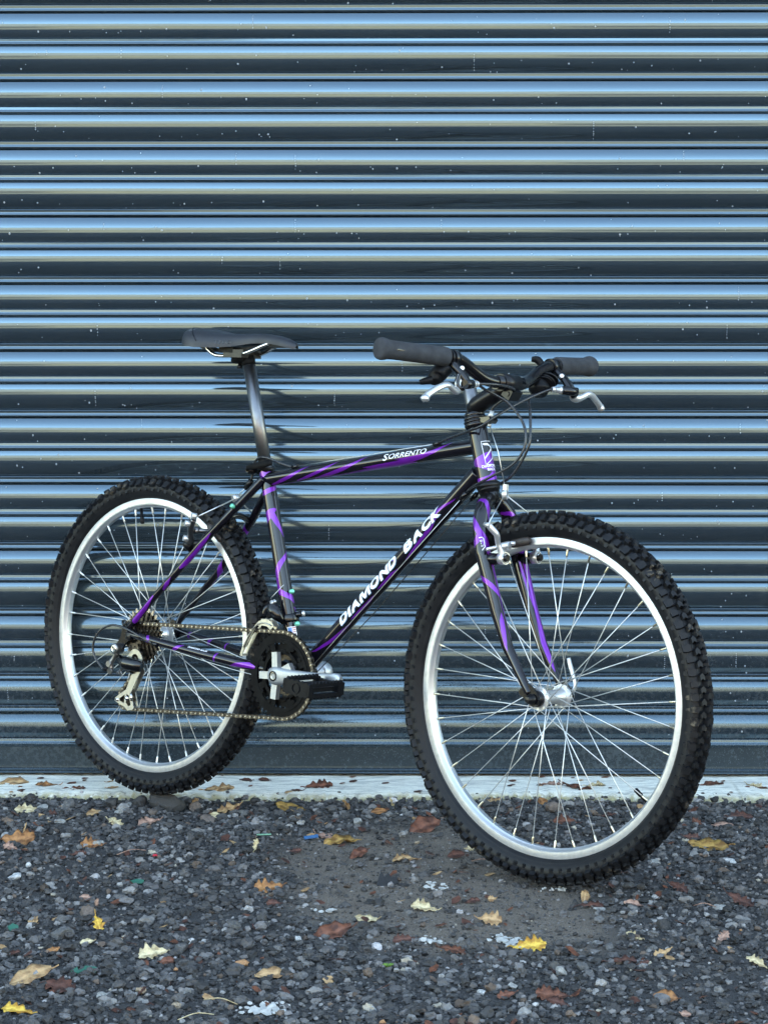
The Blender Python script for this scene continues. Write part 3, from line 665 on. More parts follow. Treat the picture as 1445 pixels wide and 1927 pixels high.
mb=MB(); mb.tube(mml([(866,0,366),(873,0,343),(876,0,331)]),[.0175,.0185,.014],24); mb.tube(cr(mml([(878,-26,333),(876,-12,342),(875,0,345),(876,12,342),(878,26,333)]),5),.0142,18); mb.build('fork_crown',M_BLKGLOSS,FK)
for sy in(-1,1):
    mb=MB(); mb.prism([(1.012,.022),(1.024,.026),(1.040,.014),(1.046,.0),(1.042,-.010),(1.036,-.014),(1.026,-.010),(1.018,-.002),(1.006,.004),(1.002,.010)],sy*.0535,sy*.0485); mb.build('dropout',M_BLKGLOSS,FK)
# shield sticker on the drive side blade
hexa=[(0,-6.5),(3,-8.6),(18,-8.6),(24,-2),(24,2),(18,8.6),(3,8.6),(0,6.5),(0,-6.5)]
hx=[]; 
for i in range(len(hexa)-1):
    for t in np.linspace(0,1,6,endpoint=False): hx.append(tuple(np.array(hexa[i])*(1-t)+np.array(hexa[i+1])*t))
hx.append(hexa[-1]); vv,ff=strokes([hx],.7); sa,sb=RB[3],RB[5]
wrap('shield_sticker',vv,ff,sa,sb,14.6,13.4,18,14,.45,M_DECAL,FK,vdir=1)
for (t,u) in (('DIAMOND',8),('BACK',12.6),('CHROMOLY',17.4)):
    v,f=text2d(t,1,.02,0,1.0); v=fit(v,12 if t!='BACK' else 6.5,3.3); v=np.stack([-v[:,1],v[:,0]],1); v[:,1]-=v[:,1].mean()
    wrap('shield_sticker',v+np.array((u,0)),f,sa,sb,14.6,13.4,18,14,.45,M_DECAL,FK,vdir=1)

# ---- headset, stem, bar
d_ax=(Vector(HT0)-Vector(HT1)).normalized()
MHT=Vector((0,0,1)).rotation_difference(d_ax).to_matrix()
HS=pempty('headset')
mb=MB(); mb.lathe([(-.000,.0185),(.001,.0212),(.0045,.0222),(.0075,.0218),(.0088,.0200),(.0098,.0222),(.0118,.0228),(.0135,.0215),(.0146,.0195),(.0152,.0208),(.0185,.0212),(.0205,.0195),(.0215,.0182),(.0222,.0188),(.0275,.0188),(.0285,.0170),(.0300,.0165),(.0302,.0120)],36,axis='z',M=MHT,c=mm(*HT0)); mb.build('upper_cup',M_BLKGLOSS,HS)
mb=MB(); mb.lathe([(.0005,.0186),(-.0005,.0216),(-.0065,.0222),(-.0085,.0212),(-.0092,.0196),(-.0102,.0206),(-.0130,.0206),(-.0140,.0188),(-.0190,.0186),(-.0205,.0160)],36,axis='z',M=MHT,c=mm(*HT1)); mb.build('lower_cup',M_BLACK,HS)
STM=pempty('stem')
mb=MB(); q0=Vector(HT0)+d_ax*28; q1=Vector(HT0)+d_ax*75
mb.tube(mml([q0,q0+d_ax*12,q1-d_ax*2,q1]),[.0130,.0130,.0128,.0112],24); mb.build('quill',M_GUN,STM)
mb=MB(); Q=mml([(820,0,503),(830,0,512),(850,0,524),(874,0,537),(892,0,548)]); mb.tube(Q,[.0155,.0170,.0168,.0152,.0142],22,flat=1.05); mb.build('stem_arm',M_BLACK,STM)
mb=MB(); mb.tube(mml([(897.5,-23,555),(897.5,23,555)]),.0158,28); mb.box(mm(908,0,536),(.020,.030,.018),Matrix.Rotation(.5,3,'Y')); mb.tube(mml([(909,-17,535),(909,19,535)]),.0048,10); mb.build('bar_clamp',M_BLACK,STM)
HB=pempty('handlebar')
half=[(897.5,0,555),(897.5,30,555),(895.5,48,556.5),(892,66,561),(888.5,92,573),(887,112,583),(886.5,132,590),(885,150,592.8),(880,200,595),(862,300,599)]
mb=MB(); pts=[(x,-y,z) for x,y,z in half[::-1]]+half[1:]
mb.tube(cr(mml(pts),6),.0113,20); mb.tube(mml([(897.5,-37,555),(897.5,37,555)]),.0129,22); mb.build('bar',M_BLKGLOSS,HB)
for sy in(-1,1):
    mb=MB(); A=Vector((883.5,160,593.4)); B=Vector((861.5,296,599.2))
    if sy<0: A.y*=-1; B.y=-309; B.x-=7
    else: B.x+=5; B.y=293
    L=[(0,.0155),(.015,.0168),(.04,.0172),(.5,.0166),(.80,.0166),(.88,.0172),(.92,.0192),(.955,.0198),(.985,.0190),(1.0,.0150),(1.008,.006)]
    mb.tube(mml([A.lerp(B,t) for t,_ in L]),[r for _,r in L],28); mb.build('grip',M_GRIP,HB)
    mb=MB()
    for k,t in enumerate((-.30,-.19,-.08)):
        c=Vector((885.2,sy*152,592.9))+Vector((.5,-sy*8*k,-.3)) ; mb.tube(mml([c,c+Vector((-.6,sy*5.0,.2))]),.0136,20)
    mb.build('clamp_ring',[M_BLACK],HB)
    # brake lever: black body, silver blade, barrel adjuster
    BL=pempty('brake_lever')
    cl=lambda t:max(0,min(1,t))
    # the bar is turned a touch, so the far lever reaches further forward
    S=(lambda x,y,z:mm(x+4*cl((y-140)/20)*cl((590-z)/40),-y,z)) if sy<0 else (lambda x,y,z:mm(x+28*cl((y-112)/40)*cl((592-z)/45),y,z))
    mb=MB(); mb.tube([S(885,150,592),S(885,138,591.5)],.0150,20)
    Q=cr([S(888,149,584),S(900,147,572),S(911,142,558),S(916,138,549)],5); mb.tube(Q,lerp_list([.0105,.0098,.0090,.0086],len(Q)),14,flat=.75,up=(0,1,0))
    Q=[S(917,150,546.5),S(917,136,547.5),S(916.5,126,548)]; mb.tube(Q,[.0082,.0088,.0078],16); 
    Q=cr([S(906,152,566),S(903,156,548),S(907,154,538),S(914,146,540)],4); mb.tube(Q,lerp_list([.004,.006,.0062,.006],len(Q)),10,flat=.6)
    mb.build('lever_body',M_BLKGLOSS,BL)
    mb=MB(); mb.tube([S(916.5,126,548),S(916.5,122,548.2),S(916.2,121.8,548.2),S(915.6,114,548.6)],[.0072,.0072,.0058,.0052],12); mb.tube([S(915.6,114.2,548.6),S(915.2,109,548.9)],[.0062,.0048],12); mb.build('barrel_adjuster',M_ALU,BL)
    mb=MB(); Q=cr([S(910,144,560),S(905,149,548),S(904,155,537),S(906,164,534.5),S(909,176,538),S(911,190,543.5),S(910,205,541),S(907,222,533),S(905,236,525),S(905,243,518)],5)
    mb.tube(Q,lerp_list([.0046,.0055,.0082,.0078,.0066,.0064,.0062,.0060,.0062,.0070],len(Q)),14,flat=.82,up=(0,0,1)); mb.tube([S(905,241,523),S(905,243.5,517),S(905,244,512.5)] if sy<0 else [S(905,240,524),S(905,243.5,518),S(905,244.5,515)],[.006,.0086 if sy<0 else .0068,.0045],14); mb.build('lever_blade',M_ALU,BL)
    mb=MB(); a=S(902,141,574); dd=Vector((.75,-.62*1,.1)) if sy<0 else Vector((.75,-.62,.1)); dd.normalize(); mb.tube([a-dd*.004,a+dd*.0085,a+dd*.0095],[.0045,.0045,.003],14); mb.build('pivot_bolt',M_ALU,BL)
    mb=MB(); Q=[S(906,150,563),S(903,153.5,548),S(904,155,540)]; mb.tube(Q,[.0036,.0040,.0036],8,flat=1.6); mb.build('lever_arm',M_ALU,BL)
    # thumb shifter pod
    SHF=pempty('shifter'); mb=MB()
    if sy<0:
        Q=cr([S(880,150,577),S(868,160,566),S(864,168,556),S(868,176,548)],4); mb.tube(Q,lerp_list([.012,.016,.0145,.006],len(Q)),14,flat=1.3); Q=cr([S(866,172,554),S(858,188,549),S(852,197,546)],4); mb.tube(Q,lerp_list([.007,.0065,.0045],len(Q)),10,flat=.7)
    else:
        Q=cr([S(887,118,574),S(886,112,562),S(888,108,548),S(892,106,536)],4); mb.tube(Q,lerp_list([.013,.0185,.021,.012],len(Q)),16,flat=1.0); Q=cr([S(884,122,590),S(872,118,602),S(864,110,603)],4); mb.tube(Q,lerp_list([.006,.0075,.005],len(Q)),10,flat=.7)
    mb.build('pod',M_PLAST,SHF)
    if sy>0:
        mb=MB()
        for q in range(3): mb.tube([S(897-q*.5,121-q*5,568-q*4),S(898-q*.5,119-q*5,566-q*4)],.0172,18)
        mb.build('pod_ring',M_BLACK,SHF)

# ---- saddle and post
SP=pempty('seat_post'); ud=(Vector(ST1)-Vector(ST0)).normalized()
mb=MB(); a=Vector(ST1)-ud*20; b=Vector((238.5,0,572)); mb.tube(mml([a,b]),.0128,28); mb.build('post',M_GUN,SP)
mb=MB(); mb.tube(mml([b-ud*3,b+ud*6,b+ud*16]),[.0132,.0138,.012],22); Q=cr(mml([(237,0,584),(220,0,583),(204,0,580),(196,0,577)]),4); mb.tube(Q,lerp_list([.012,.0115,.009,.006],len(Q)),14,flat=1.6); mb.tube(mml([(214,0,568),(213,0,592)]),.0042,10); mb.build('head',M_BLKWORN,SP)
mb=MB(); mb.box(mm(218,0,588),(.052,.056,.009)); mb.box(mm(222,0,596),(.046,.050,.007)); mb.tube(mml([(213,0,568),(213,0,562)]),.006,10); mb.build('rail_clamp',M_BLACK,SP)
SD=pempty('saddle')
# cross sections from tail to nose: x, half width, top z, edge z (lower skirt), crown
sec=[(92,30,634,622),(97,50,639,613),(106,62,641,607),(122,69,640.5,602),(144,67,637.5,600),(168,58,634,600.5),(192,46,632,601.5),(214,35,631.5,604),(238,26.5,632,608),(262,22,633,612),(290,19.5,633,613),(316,18,630.5,612),(338,16.5,626,609.5),(354,14,621,606),(364,9,616,604.5),(368,3,611,606)]
R=[]
for (x,w,zt,ze) in sec:
    r=[]; 
    for k in range(25):
        a=PI*k/24; c=math.cos(a); s=math.sin(a)
        yy=-w*(abs(c)**.62)*(1 if c>0 else -1); zz=ze+(zt-ze)*(s**.72)
        if 6<k<18: zz-=1.6*math.exp(-((yy)/(w*.25+.01))**2)*(1 if x<300 else 0)
        r.append(mm(x,yy,zz))
    for k in range(1,8):
        t=k/8; r.append(mm(x,w*(1-2*t)*.97,ze+2.5+6*math.sin(PI*t)))
    R.append(r)
mb=MB(); mb.rings(R,True,True); mb.build('saddle_cover',M_SADDLE,SD,auto=38)
mb=MB(); Q=cr([mm(x,-w*1.006*math.cos(a)**.62 if math.cos(a)>0 else w*abs(math.cos(a))**.62,ze+(zt-ze)*math.sin(a)**.72+.6) for (a,x,w,zt,ze) in [(.22,150,66,637,600.3),(.5,140,67.3,638,600.2),(.8,128,68.6,640,601.4),(1.1,114,66,641,604),(1.35,104,60,640.6,608),(1.57,100,55,639.6,611)]],5)
mb.tube(Q,.0009,6); mb.build('seam',M_BLKGLOSS,SD)
v,f=text2d('TITO',1,.01,.1,1.0); v=fit(v,36,8.2)
vv=[]; 
def sadpt(x,k):
    S=np.array(sec,float); w=np.interp(x,S[:,0],S[:,1]); zt=np.interp(x,S[:,0],S[:,2]); ze=np.interp(x,S[:,0],S[:,3])
    a=k; return mm(x,-w*math.cos(a)**.62-.5,ze+(zt-ze)*math.sin(a)**.72)
def saddle_print(name,v,f,x0,k0,kk,mat):
    bm=bmesh.new(); q=[bm.verts.new((p[0],p[1],0)) for p in v]
    for ff in f:
        try: bm.faces.new([q[i] for i in ff])
        except Exception: pass
    for vv_ in bm.verts: vv_.co=sadpt(x0+vv_.co.x,k0+kk*vv_.co.y)
    me=bpy.data.meshes.new(name); bm.to_mesh(me); bm.free(); me.materials.append(mat); o=bpy.data.objects.new(name,me); link(o,SD)
saddle_print('saddle_print',v,f,184,.12,.026,M_BLKGLOSS)
for i in range(9):
    v,f=rect(0,0,1.6,1.3); saddle_print('saddle_print',v,f,116+random.uniform(-2,2)+(i%3)*2.6,.80+i*.045,.022,M_DECAL)
mb=MB(); mb.prism([(.110,.606),(.150,.600),(.210,.601),(.300,.612),(.345,.610),(.352,.606),(.300,.606),(.205,.594),(.150,.594),(.112,.600)],-.014,.014); mb.box(mm(196,0,598),(.040,.05,.012)); mb.build('saddle_shell',M_PLAST,SD)
for sy in(-1,1):
    mb=MB(); mb.tube(cr(mml([(140,sy*27,604),(147,sy*25,596),(160,sy*23,588.5),(172,sy*22,586.2),(202,sy*22,586.5),(236,sy*22,590),(262,sy*21,597),(290,sy*18,607.5),(308,sy*14,614)]),6),.0038,12); mb.build('rail',M_CHROME,SD)

# ---- wheels
def tyre_mesh(seed):
    rg=random.Random(seed); mb=MB(); tr=[]
    # casing section (lateral, radius)
    cs=[(-.0105,.2795),(-.0125,.2860),(-.0150,.2885),(-.0158,.2890),(-.0170,.2915),(-.0200,.2960),(-.0228,.3015),(-.0240,.3075),(-.0236,.3130),(-.0212,.3172),(-.0165,.3208),(-.0098,.3230),(0,.3238)]
    cs=cs+[(-a,b) for a,b in cs[-2::-1]]; n=160
    mb.lathe(cs,n); tr+=[0.0]*len(mb.v)
    for sy in(-1,1):                                    # moulded line above the bead
        mb.lathe([(sy*.0166,.2905),(sy*.0176,.2918),(sy*.0180,.2932)],n)
    tr+=[0.0]*(len(mb.v)-len(tr))
    def knob(th,ph,poly,h,lean=0,base=-.0012):
        """poly: outline (tangential, lateral) metres on the casing at section angle ph"""
        r0=.3002; a=.0226
        ct,st=math.cos(th),math.sin(th); er=Vector((ct,0,st)); et=Vector((-st,0,ct)); ey=Vector((0,1,0))
        nrm=er*math.cos(ph)+ey*math.sin(ph); lat=ey*math.cos(ph)-er*math.sin(ph)
        o=er*r0+nrm*a*(1.0+.04*math.cos(ph)**2); k=len(poly); B=[];T=[]
        hh=h*rg.uniform(.92,1.08)
        for (u,v) in poly:
            B.append(o+et*u*1.06+lat*v*1.05+nrm*base); T.append(o+et*(u*.89+lean)+lat*v*.90+nrm*hh)
        mb.add(B+T,[(i,(i+1)%k,k+(i+1)%k,k+i) for i in range(k)]+[tuple(range(k,2*k))]); tr.extend([1.0]*(2*k))
    NS=48
    for i in range(NS):
        th=2*PI*i/NS+rg.uniform(-.0015,.0015); d=2*PI/NS
        for s in(-1,1):
            # shoulder blocks, alternately long and short, notched at the leading edge
            L=[(-.0072,-.0088),(.0040,-.0098),(.0080,-.0040),(.0046,.0008),(.0082,.0068),(-.0060,.0064),(-.0080,-.001)]
            Sx=[(-.0056,-.0066),(.0040,-.0074),(.0066,.0022),(.0036,.0064),(-.0054,.0058)]
            knob(th,s*.95,[(u,v*s) for u,v in L],.0100,.0006); knob(th+d*.5,s*.90,[(u,v*s) for u,v in Sx],.0098,.0008)
            # buttresses running down the sidewall
            for q,wd in ((0,.0052),(.5,.0038)):
                knob(th+d*q,s*1.36,[(-wd,-.0055),(wd,-.0055),(wd*.7,.0045),(-wd*.7,.0045)] if s>0 else [(-wd*.7,-.0045),(wd*.7,-.0045),(wd,.0055),(-wd,.0055)],.0024)
            I=[(-.0064,-.0052),(.0014,-.0058),(.0080,-.0005),(.0032,.0050),(-.0064,.0046),(-.0030,0)]
            knob(th+d*.27,s*.43,[(u,v*s) for u,v in I],.0096,.0003); knob(th+d*.77,s*.39,[(u,v*s) for u,v in I],.0096,.0003)
        C=[(-.0074,-.0048),(.0030,-.0050),(.0074,0),(.0030,.0050),(-.0074,.0048),(-.0036,0)]
        knob(th+d*.02,0,C,.0094); knob(th+d*.52,0,[(u,v*.85) for u,v in C],.0094)
    return mb,tr
def wheel(name,cx,front):
    W=pempty(name); W.location=(cx/1000,0,RT)
    mb,tr=tyre_mesh(3 if front else 5); t=mb.build('tyre',M_TYRE,W,fix=True)
    at=t.data.attributes.new('tread','FLOAT','POINT'); at.data.foreach_set('value',np.array(tr,np.float32))
    mb=MB()
    for s in(-1,1): mb.lathe([(s*.0100,.2800),(s*.0108,.2856),(s*.0122,.2858),(s*.0126,.2850),(s*.0126,.2742),(s*.0118,.2734)],140,mi=0)
    for s in(-1,1): mb.lathe([(s*.0118,.2734),(s*.0118,.2728),(s*.0090,.2706),(s*.0060,.2688),(s*.0050,.2672),(0,.2667)],140,mi=1)
    mb.build('rim',[M_RIM,M_RIMIN],W,auto=28)
    # hub
    mb=MB(); zl,zr=(.033,-.033) if front else (.034,-.019); fr=.0215 if front else .0245
    mb.lathe([(zr-.004,.0100),(zr-.0035,.0150),(zr-.0016,fr-.001),(zr-.0016,fr),(zr+.0016,fr),(zr+.0018,fr-.0015),(zr+.004,.0150),(zr+.008,.0135),((zl+zr)/2,.0125),(zl-.008,.0135),(zl-.004,.0150),(zl-.0018,fr-.0015),(zl-.0016,fr),(zl+.0016,fr),(zl+.0016,fr-.001),(zl+.0035,.0150),(zl+.004,.0100)],40); mb.build('hub_shell',M_ALU,W,auto=40)
    mb=MB()
    if front:
        for s in(-1,1): mb.lathe([(s*.0365,.0045),(s*.0365,.0142),(s*.0420,.0145),(s*.0440,.0125),(s*.0480,.0120),(s*.0482,.0050)],28)
        mb.lathe([(-.0540,.004),(-.0545,.0095),(-.0570,.0100),(-.0600,.0088),(-.0660,.0072),(-.0690,.0050),(-.0695,.0)],24)
    else:
        mb.lathe([(.0365,.0045),(.0365,.0125),(.0430,.0125),(.0600,.0090),(.0602,.004)],24); mb.lathe([(-.0560,.004),(-.0560,.0090),(-.0610,.0085),(-.0612,.004)],24)
        mb.lathe([(-.0660,.004),(-.0665,.0088),(-.0695,.0092),(-.0730,.0075),(-.0745,.0)],24)
    mb.build('axle_nut',M_BLACK,W,auto=40)
    # spokes, three cross
    NSP=36; K=9
    for i in range(NSP):
        side=1 if i%2 else -1; j=i//2; lead=1 if j%2 else -1
        thr=2*PI*(i+.5)/NSP+.012; thh=thr+lead*2*PI*3/(NSP/2)*1.0/1*.92
        zf=(zl if side>0 else zr)+ (.0022 if lead>0 else -.0022); rh=fr-.0028
        a=Vector((rh*math.cos(thh),zf,rh*math.sin(thh))); b=Vector((.2655*math.cos(thr),side*.0022,.2655*math.sin(thr))); d=(b-a).normalized()
        mb=MB(); mb.tube([a,b-d*.010],.00092,6); mb.tube([b-d*.0125,b-d*.0105,b-d*.001,b+d*.003],[.0013,.0020,.0021,.0024],7,mi=1)
        mb.tube([a+Vector((0,-.0012 if zf<(zl if side>0 else zr) else .0012,0)),a-Vector((0,-.0018 if zf<(zl if side>0 else zr) else .0018,0))*.2],.0021,7)
        mb.build('spoke',[M_SPOKE,M_BRASS if front else M_SPOKE],W,fix=False)
    va=math.atan2(-157,1256.4-WB) if front else math.atan2(246.2,-53.8)
    mb=MB(); d=Vector((math.cos(va),0,math.sin(va))); mb.tube([d*.268,d*.250,d*.2495,d*.236,d*.2345],[.0032,.0032,.0042,.0042,.0032],14); mb.build('valve',M_PLAST,W)
    return W
FW=wheel('front_wheel',WB,True); RW=wheel('rear_wheel',0,False)
for o_ in FW.children:
    if o_.name.startswith('tyre'): o_['label']='front tyre with dried mud caught in its knobs'
# front quick release lever on the far side, rear drive side nut
mb=MB(); mb.tube(mml([(WB,44,0),(WB,60,0)]),.0085,18); mb.tube(cr(mml([(WB,58,0),(WB+4,64,12),(WB+2,67,24),(WB-8,67,48),(WB-14,66,66)]),5),lerp_list([.006,.0052,.0058,.0072,.0060],21),10,flat=.55,up=(0,1,0)); q=mb.build('quick_release_lever',M_ALU,BIKE,AX)
# cassette
def cog(teeth,y0,y1,inner,mb,mi=0):
    rp=teeth*.0127/(2*PI); o=[]
    for i in range(teeth):
        for (du,dr) in ((-.30,-.0032),(-.13,.0030),(.13,.0030),(.30,-.0032)):
            a=2*PI*(i+du)/teeth; o.append(((rp+dr)*math.cos(a),(rp+dr)*math.sin(a)))
    n=len(o); mb.ringplate(o,circ(inner,n),y0,y1,mi)
for k,t in enumerate((28,24,21,18,15,13,12)):
    mb=MB(); y=-.0275-k*.0046; cog(t,y-.0010,y+.0010,max(.015,t*.0127/(2*PI)-.017),mb); mb.build('sprocket',M_CHROME if k==0 else M_STEEL,RW)
mb=MB(); mb.lathe([(-.0560,.006),(-.0560,.0160),(-.0545,.0175),(-.0250,.0175)],30); mb.lathe([(-.024,.0175),(-.0238,.034),(-.0228,.034)],30); mb.build('freehub',M_BLKWORN,RW)

# ---- chain
CY=-.0472
def belt():
    P=[]; ring=Vector((418,-32)); Rr=84.9
    def arc2(c,r,a0,a1,k): 
        for i in range(k+1):
            a=math.radians(a0+(a1-a0)*i/k); P.append((c[0]+r*math.cos(a),c[1]+r*math.sin(a)))
    arc2((0,0),26.5,90+7,90+7+205,30)           # smallest cog, over the back and down
    arc2((2,-48),21.5,52,-52,16)                # guide pulley, wrapped on its front
    arc2((-17,-133),21.0,150,272,16)            # tension pulley, under and forward
    arc2(ring,Rr,-92,97,70)                     # big ring round the front
    return P
BP=belt(); BP=np.array(BP+[BP[0]]); sl=np.hypot(*np.diff(BP,axis=0).T); cum=np.concatenate([[0],np.cumsum(sl)])
NL=int(round(cum[-1]/12.7/2))*2; pitch=cum[-1]/NL; u=(np.arange(NL)+.4)*pitch; LX=np.interp(u%cum[-1],cum,BP[:,0]); LZ=np.interp(u%cum[-1],cum,BP[:,1])
# lateral line: the chain runs from the outer cog to the ring
CH=pempty('chain')
def link_mesh(outer):
    mb=MB(); h=pitch/2000; r=.0042; w=.0030
    pl=[(-h+r*math.cos(a),r*math.sin(a)) for a in np.linspace(PI*.5,PI*1.5,7)]+[(0,-w)]+[(h+r*math.cos(a),r*math.sin(a)) for a in np.linspace(-PI*.5,PI*.5,7)]+[(0,w)]
    d=.0031 if outer else .0021
    for s in(-1,1): mb.prism(pl,s*d,s*(d+.0010))
    if outer:
        for sx in(-1,1): mb.tube([(sx*h,-.0046,0),(sx*h,.0046,0)],.0018,8,mi=1)
    else:
        for sx in(-1,1): mb.tube([(sx*h,-.0024,0),(sx*h,.0024,0)],.0039,10)
    me=mb.mesh('link'); me.materials.append(M_CHAIN); me.materials.append(M_PIN)
    bm=bmesh.new(); bm.from_mesh(me); bmesh.ops.recalc_face_normals(bm,faces=bm.faces); bm.to_mesh(me); bm.free(); return me
LM=[link_mesh(True),link_mesh(False)]
for i in range(NL):
    a=np.array((LX[i],LZ[i])); b=np.array((LX[(i+1)%NL],LZ[(i+1)%NL])); c=(a+b)/2; ang=math.atan2(b[1]-a[1],b[0]-a[0])
    o=bpy.data.objects.new('link',LM[i%2]); link(o,CH); yy=CY+ (-.004 if c[0]<40 else (-.004*(1-(c[0]-40)/290) if c[0]<330 else 0))
    o.location=(c[0]/1000,yy,c[1]/1000); o.rotation_euler=(0,-ang,0)

# ---- crankset
CK=pempty('crankset'); CK.location=(BB[0]/1000,0,RT+BB[2]/1000)
def arms_plate(mb,r_in,r_out,na,wd,y0,y1,a0):
    for k in range(na):
        a=math.radians(a0)+2*PI*k/na; c,s=math.cos(a),math.sin(a)
        q=[(r_in,-wd[0]),(r_out,-wd[1]),(r_out,wd[1]),(r_in,wd[0])]; mb.prism([(c*x-s*z,s*x+c*z) for x,z in q],y0,y1)
mb=MB(); cog(42,-.0485,-.0462,.0690,mb); mb.ringplate(circ(.0712,84),circ(.0640,84),-.0500,-.0460); arms_plate(mb,.046,.0700,8,(.0055,.0075),-.0492,-.0466,27); mb.ringplate(circ(.0500,60),circ(.0430,60),-.0492,-.0466)
for k in range(4):
    a=math.radians(50+90*k)
    for da in(-.22,.22): mb.tube([(.060*math.cos(a+da),-.0512,.060*math.sin(a+da)),(.060*math.cos(a+da),-.046,.060*math.sin(a+da))],.0045,12)
mb.build('outer_chainring',M_BLKWORN,CK)
mb=MB(); cog(32,-.0405,-.0385,.0500,mb); mb.ringplate(circ(.052,60),circ(.046,60),-.0410,-.0385); arms_plate(mb,.030,.050,4,(.005,.006),-.0405,-.0387,50); mb.build('middle_chainring',M_BLKWORN,CK)
mb=MB(); cog(22,-.0325,-.0305,.0300,mb); mb.build('inner_chainring',M_STEEL,CK)
CA=math.radians(4.5); 
def radial(r,ang,y): return (r*math.cos(ang),y,r*math.sin(ang))
# right arm with its spider
mb=MB(); R=[]
for (r,wz,y,ty) in [(-.017,.0075,-.0615,.0150),(-.013,.0150,-.0615,.0170),(0,.0185,-.0622,.0185),(.014,.0165,-.0632,.0175),(.035,.0140,-.0655,.0150),(.08,.0122,-.0700,.0135),(.13,.0112,-.0755,.0125),(.158,.0118,-.0780,.0125),(.170,.0130,-.0790,.0125),(.180,.0115,-.0792,.0120),(.1855,.006,-.0792,.0100)]:
    ring=[]
    for k in range(16):
        a=2*PI*k/16; c,s=math.cos(a),math.sin(a); yy=y-ty/2*(abs(c)**.5)*(1 if c>0 else -1); zz=wz*(abs(s)**.55)*(1 if s>0 else -1)
        ring.append((r*math.cos(CA)-zz*math.sin(CA),yy,r*math.sin(CA)+zz*math.cos(CA)))
    R.append(ring)
mb.rings(R,True,True)
for (ang,r1,w0,w1) in ((97,.046,.0085,.0068),(184,.043,.0085,.0070),(266,.046,.0085,.0070),(34,.044,.0075,.0120)):
    a=math.radians(ang); c,s=math.cos(a),math.sin(a); q=[(.008,-w0),(.022,-w0*.85),(r1,-w1),(r1,w1*(1 if ang!=34 else .4)),(.022,w0*.85),(.008,w0)]
    mb.prism([(c*x-s*z,s*x+c*z) for x,z in q],-.0655,-.0545)
mb.build('right_crank',M_CRANK,CK,auto=35)
mb=MB(); mb.lathe([(-.0712,.0098),(-.0726,.0100),(-.0732,.0088),(-.0728,.0076),(-.0712,.0074)],24); mb.build('bolt_ring',M_BLACK,CK); 
mb=MB(); mb.lathe([(-.0714,.0074),(-.0718,.0040),(-.0700,.0036),(-.0698,0)],18); mb.build('crank_bolt',M_WARM,CK)
# left arm points backwards
mb=MB(); R=[]; CB=CA+PI
for (r,wz,y,ty) in [(-.0195,.008,.066,.016),(-.014,.0165,.066,.022),(0,.0195,.066,.026),(.016,.0165,.067,.022),(.05,.0135,.069,.0150),(.12,.0115,.075,.0125),(.160,.0120,.079,.0125),(.178,.0110,.0792,.0120),(.184,.005,.0792,.0100)]:
    ring=[]
    for k in range(16):
        a=2*PI*k/16; c,s=math.cos(a),math.sin(a); yy=y+ty/2*(abs(c)**.6)*(1 if c>0 else -1); zz=wz*(abs(s)**.6)*(1 if s>0 else -1)
        ring.append((r*math.cos(CB)-zz*math.sin(CB),yy,r*math.sin(CB)+zz*math.cos(CB)))
    R.append(ring)
mb.rings(R,True,True); mb.lathe([(.038,.0085),(.050,.0120),(.060,.0200),(.074,.0215),(.080,.0190),(.082,.010),(.082,0)],28); mb.build('left_crank',M_CRANK,CK,auto=40)
mb=MB(); mb.lathe([(-.056,.0085),(.056,.0085)],20); mb.build('axle',M_STEEL,CK)
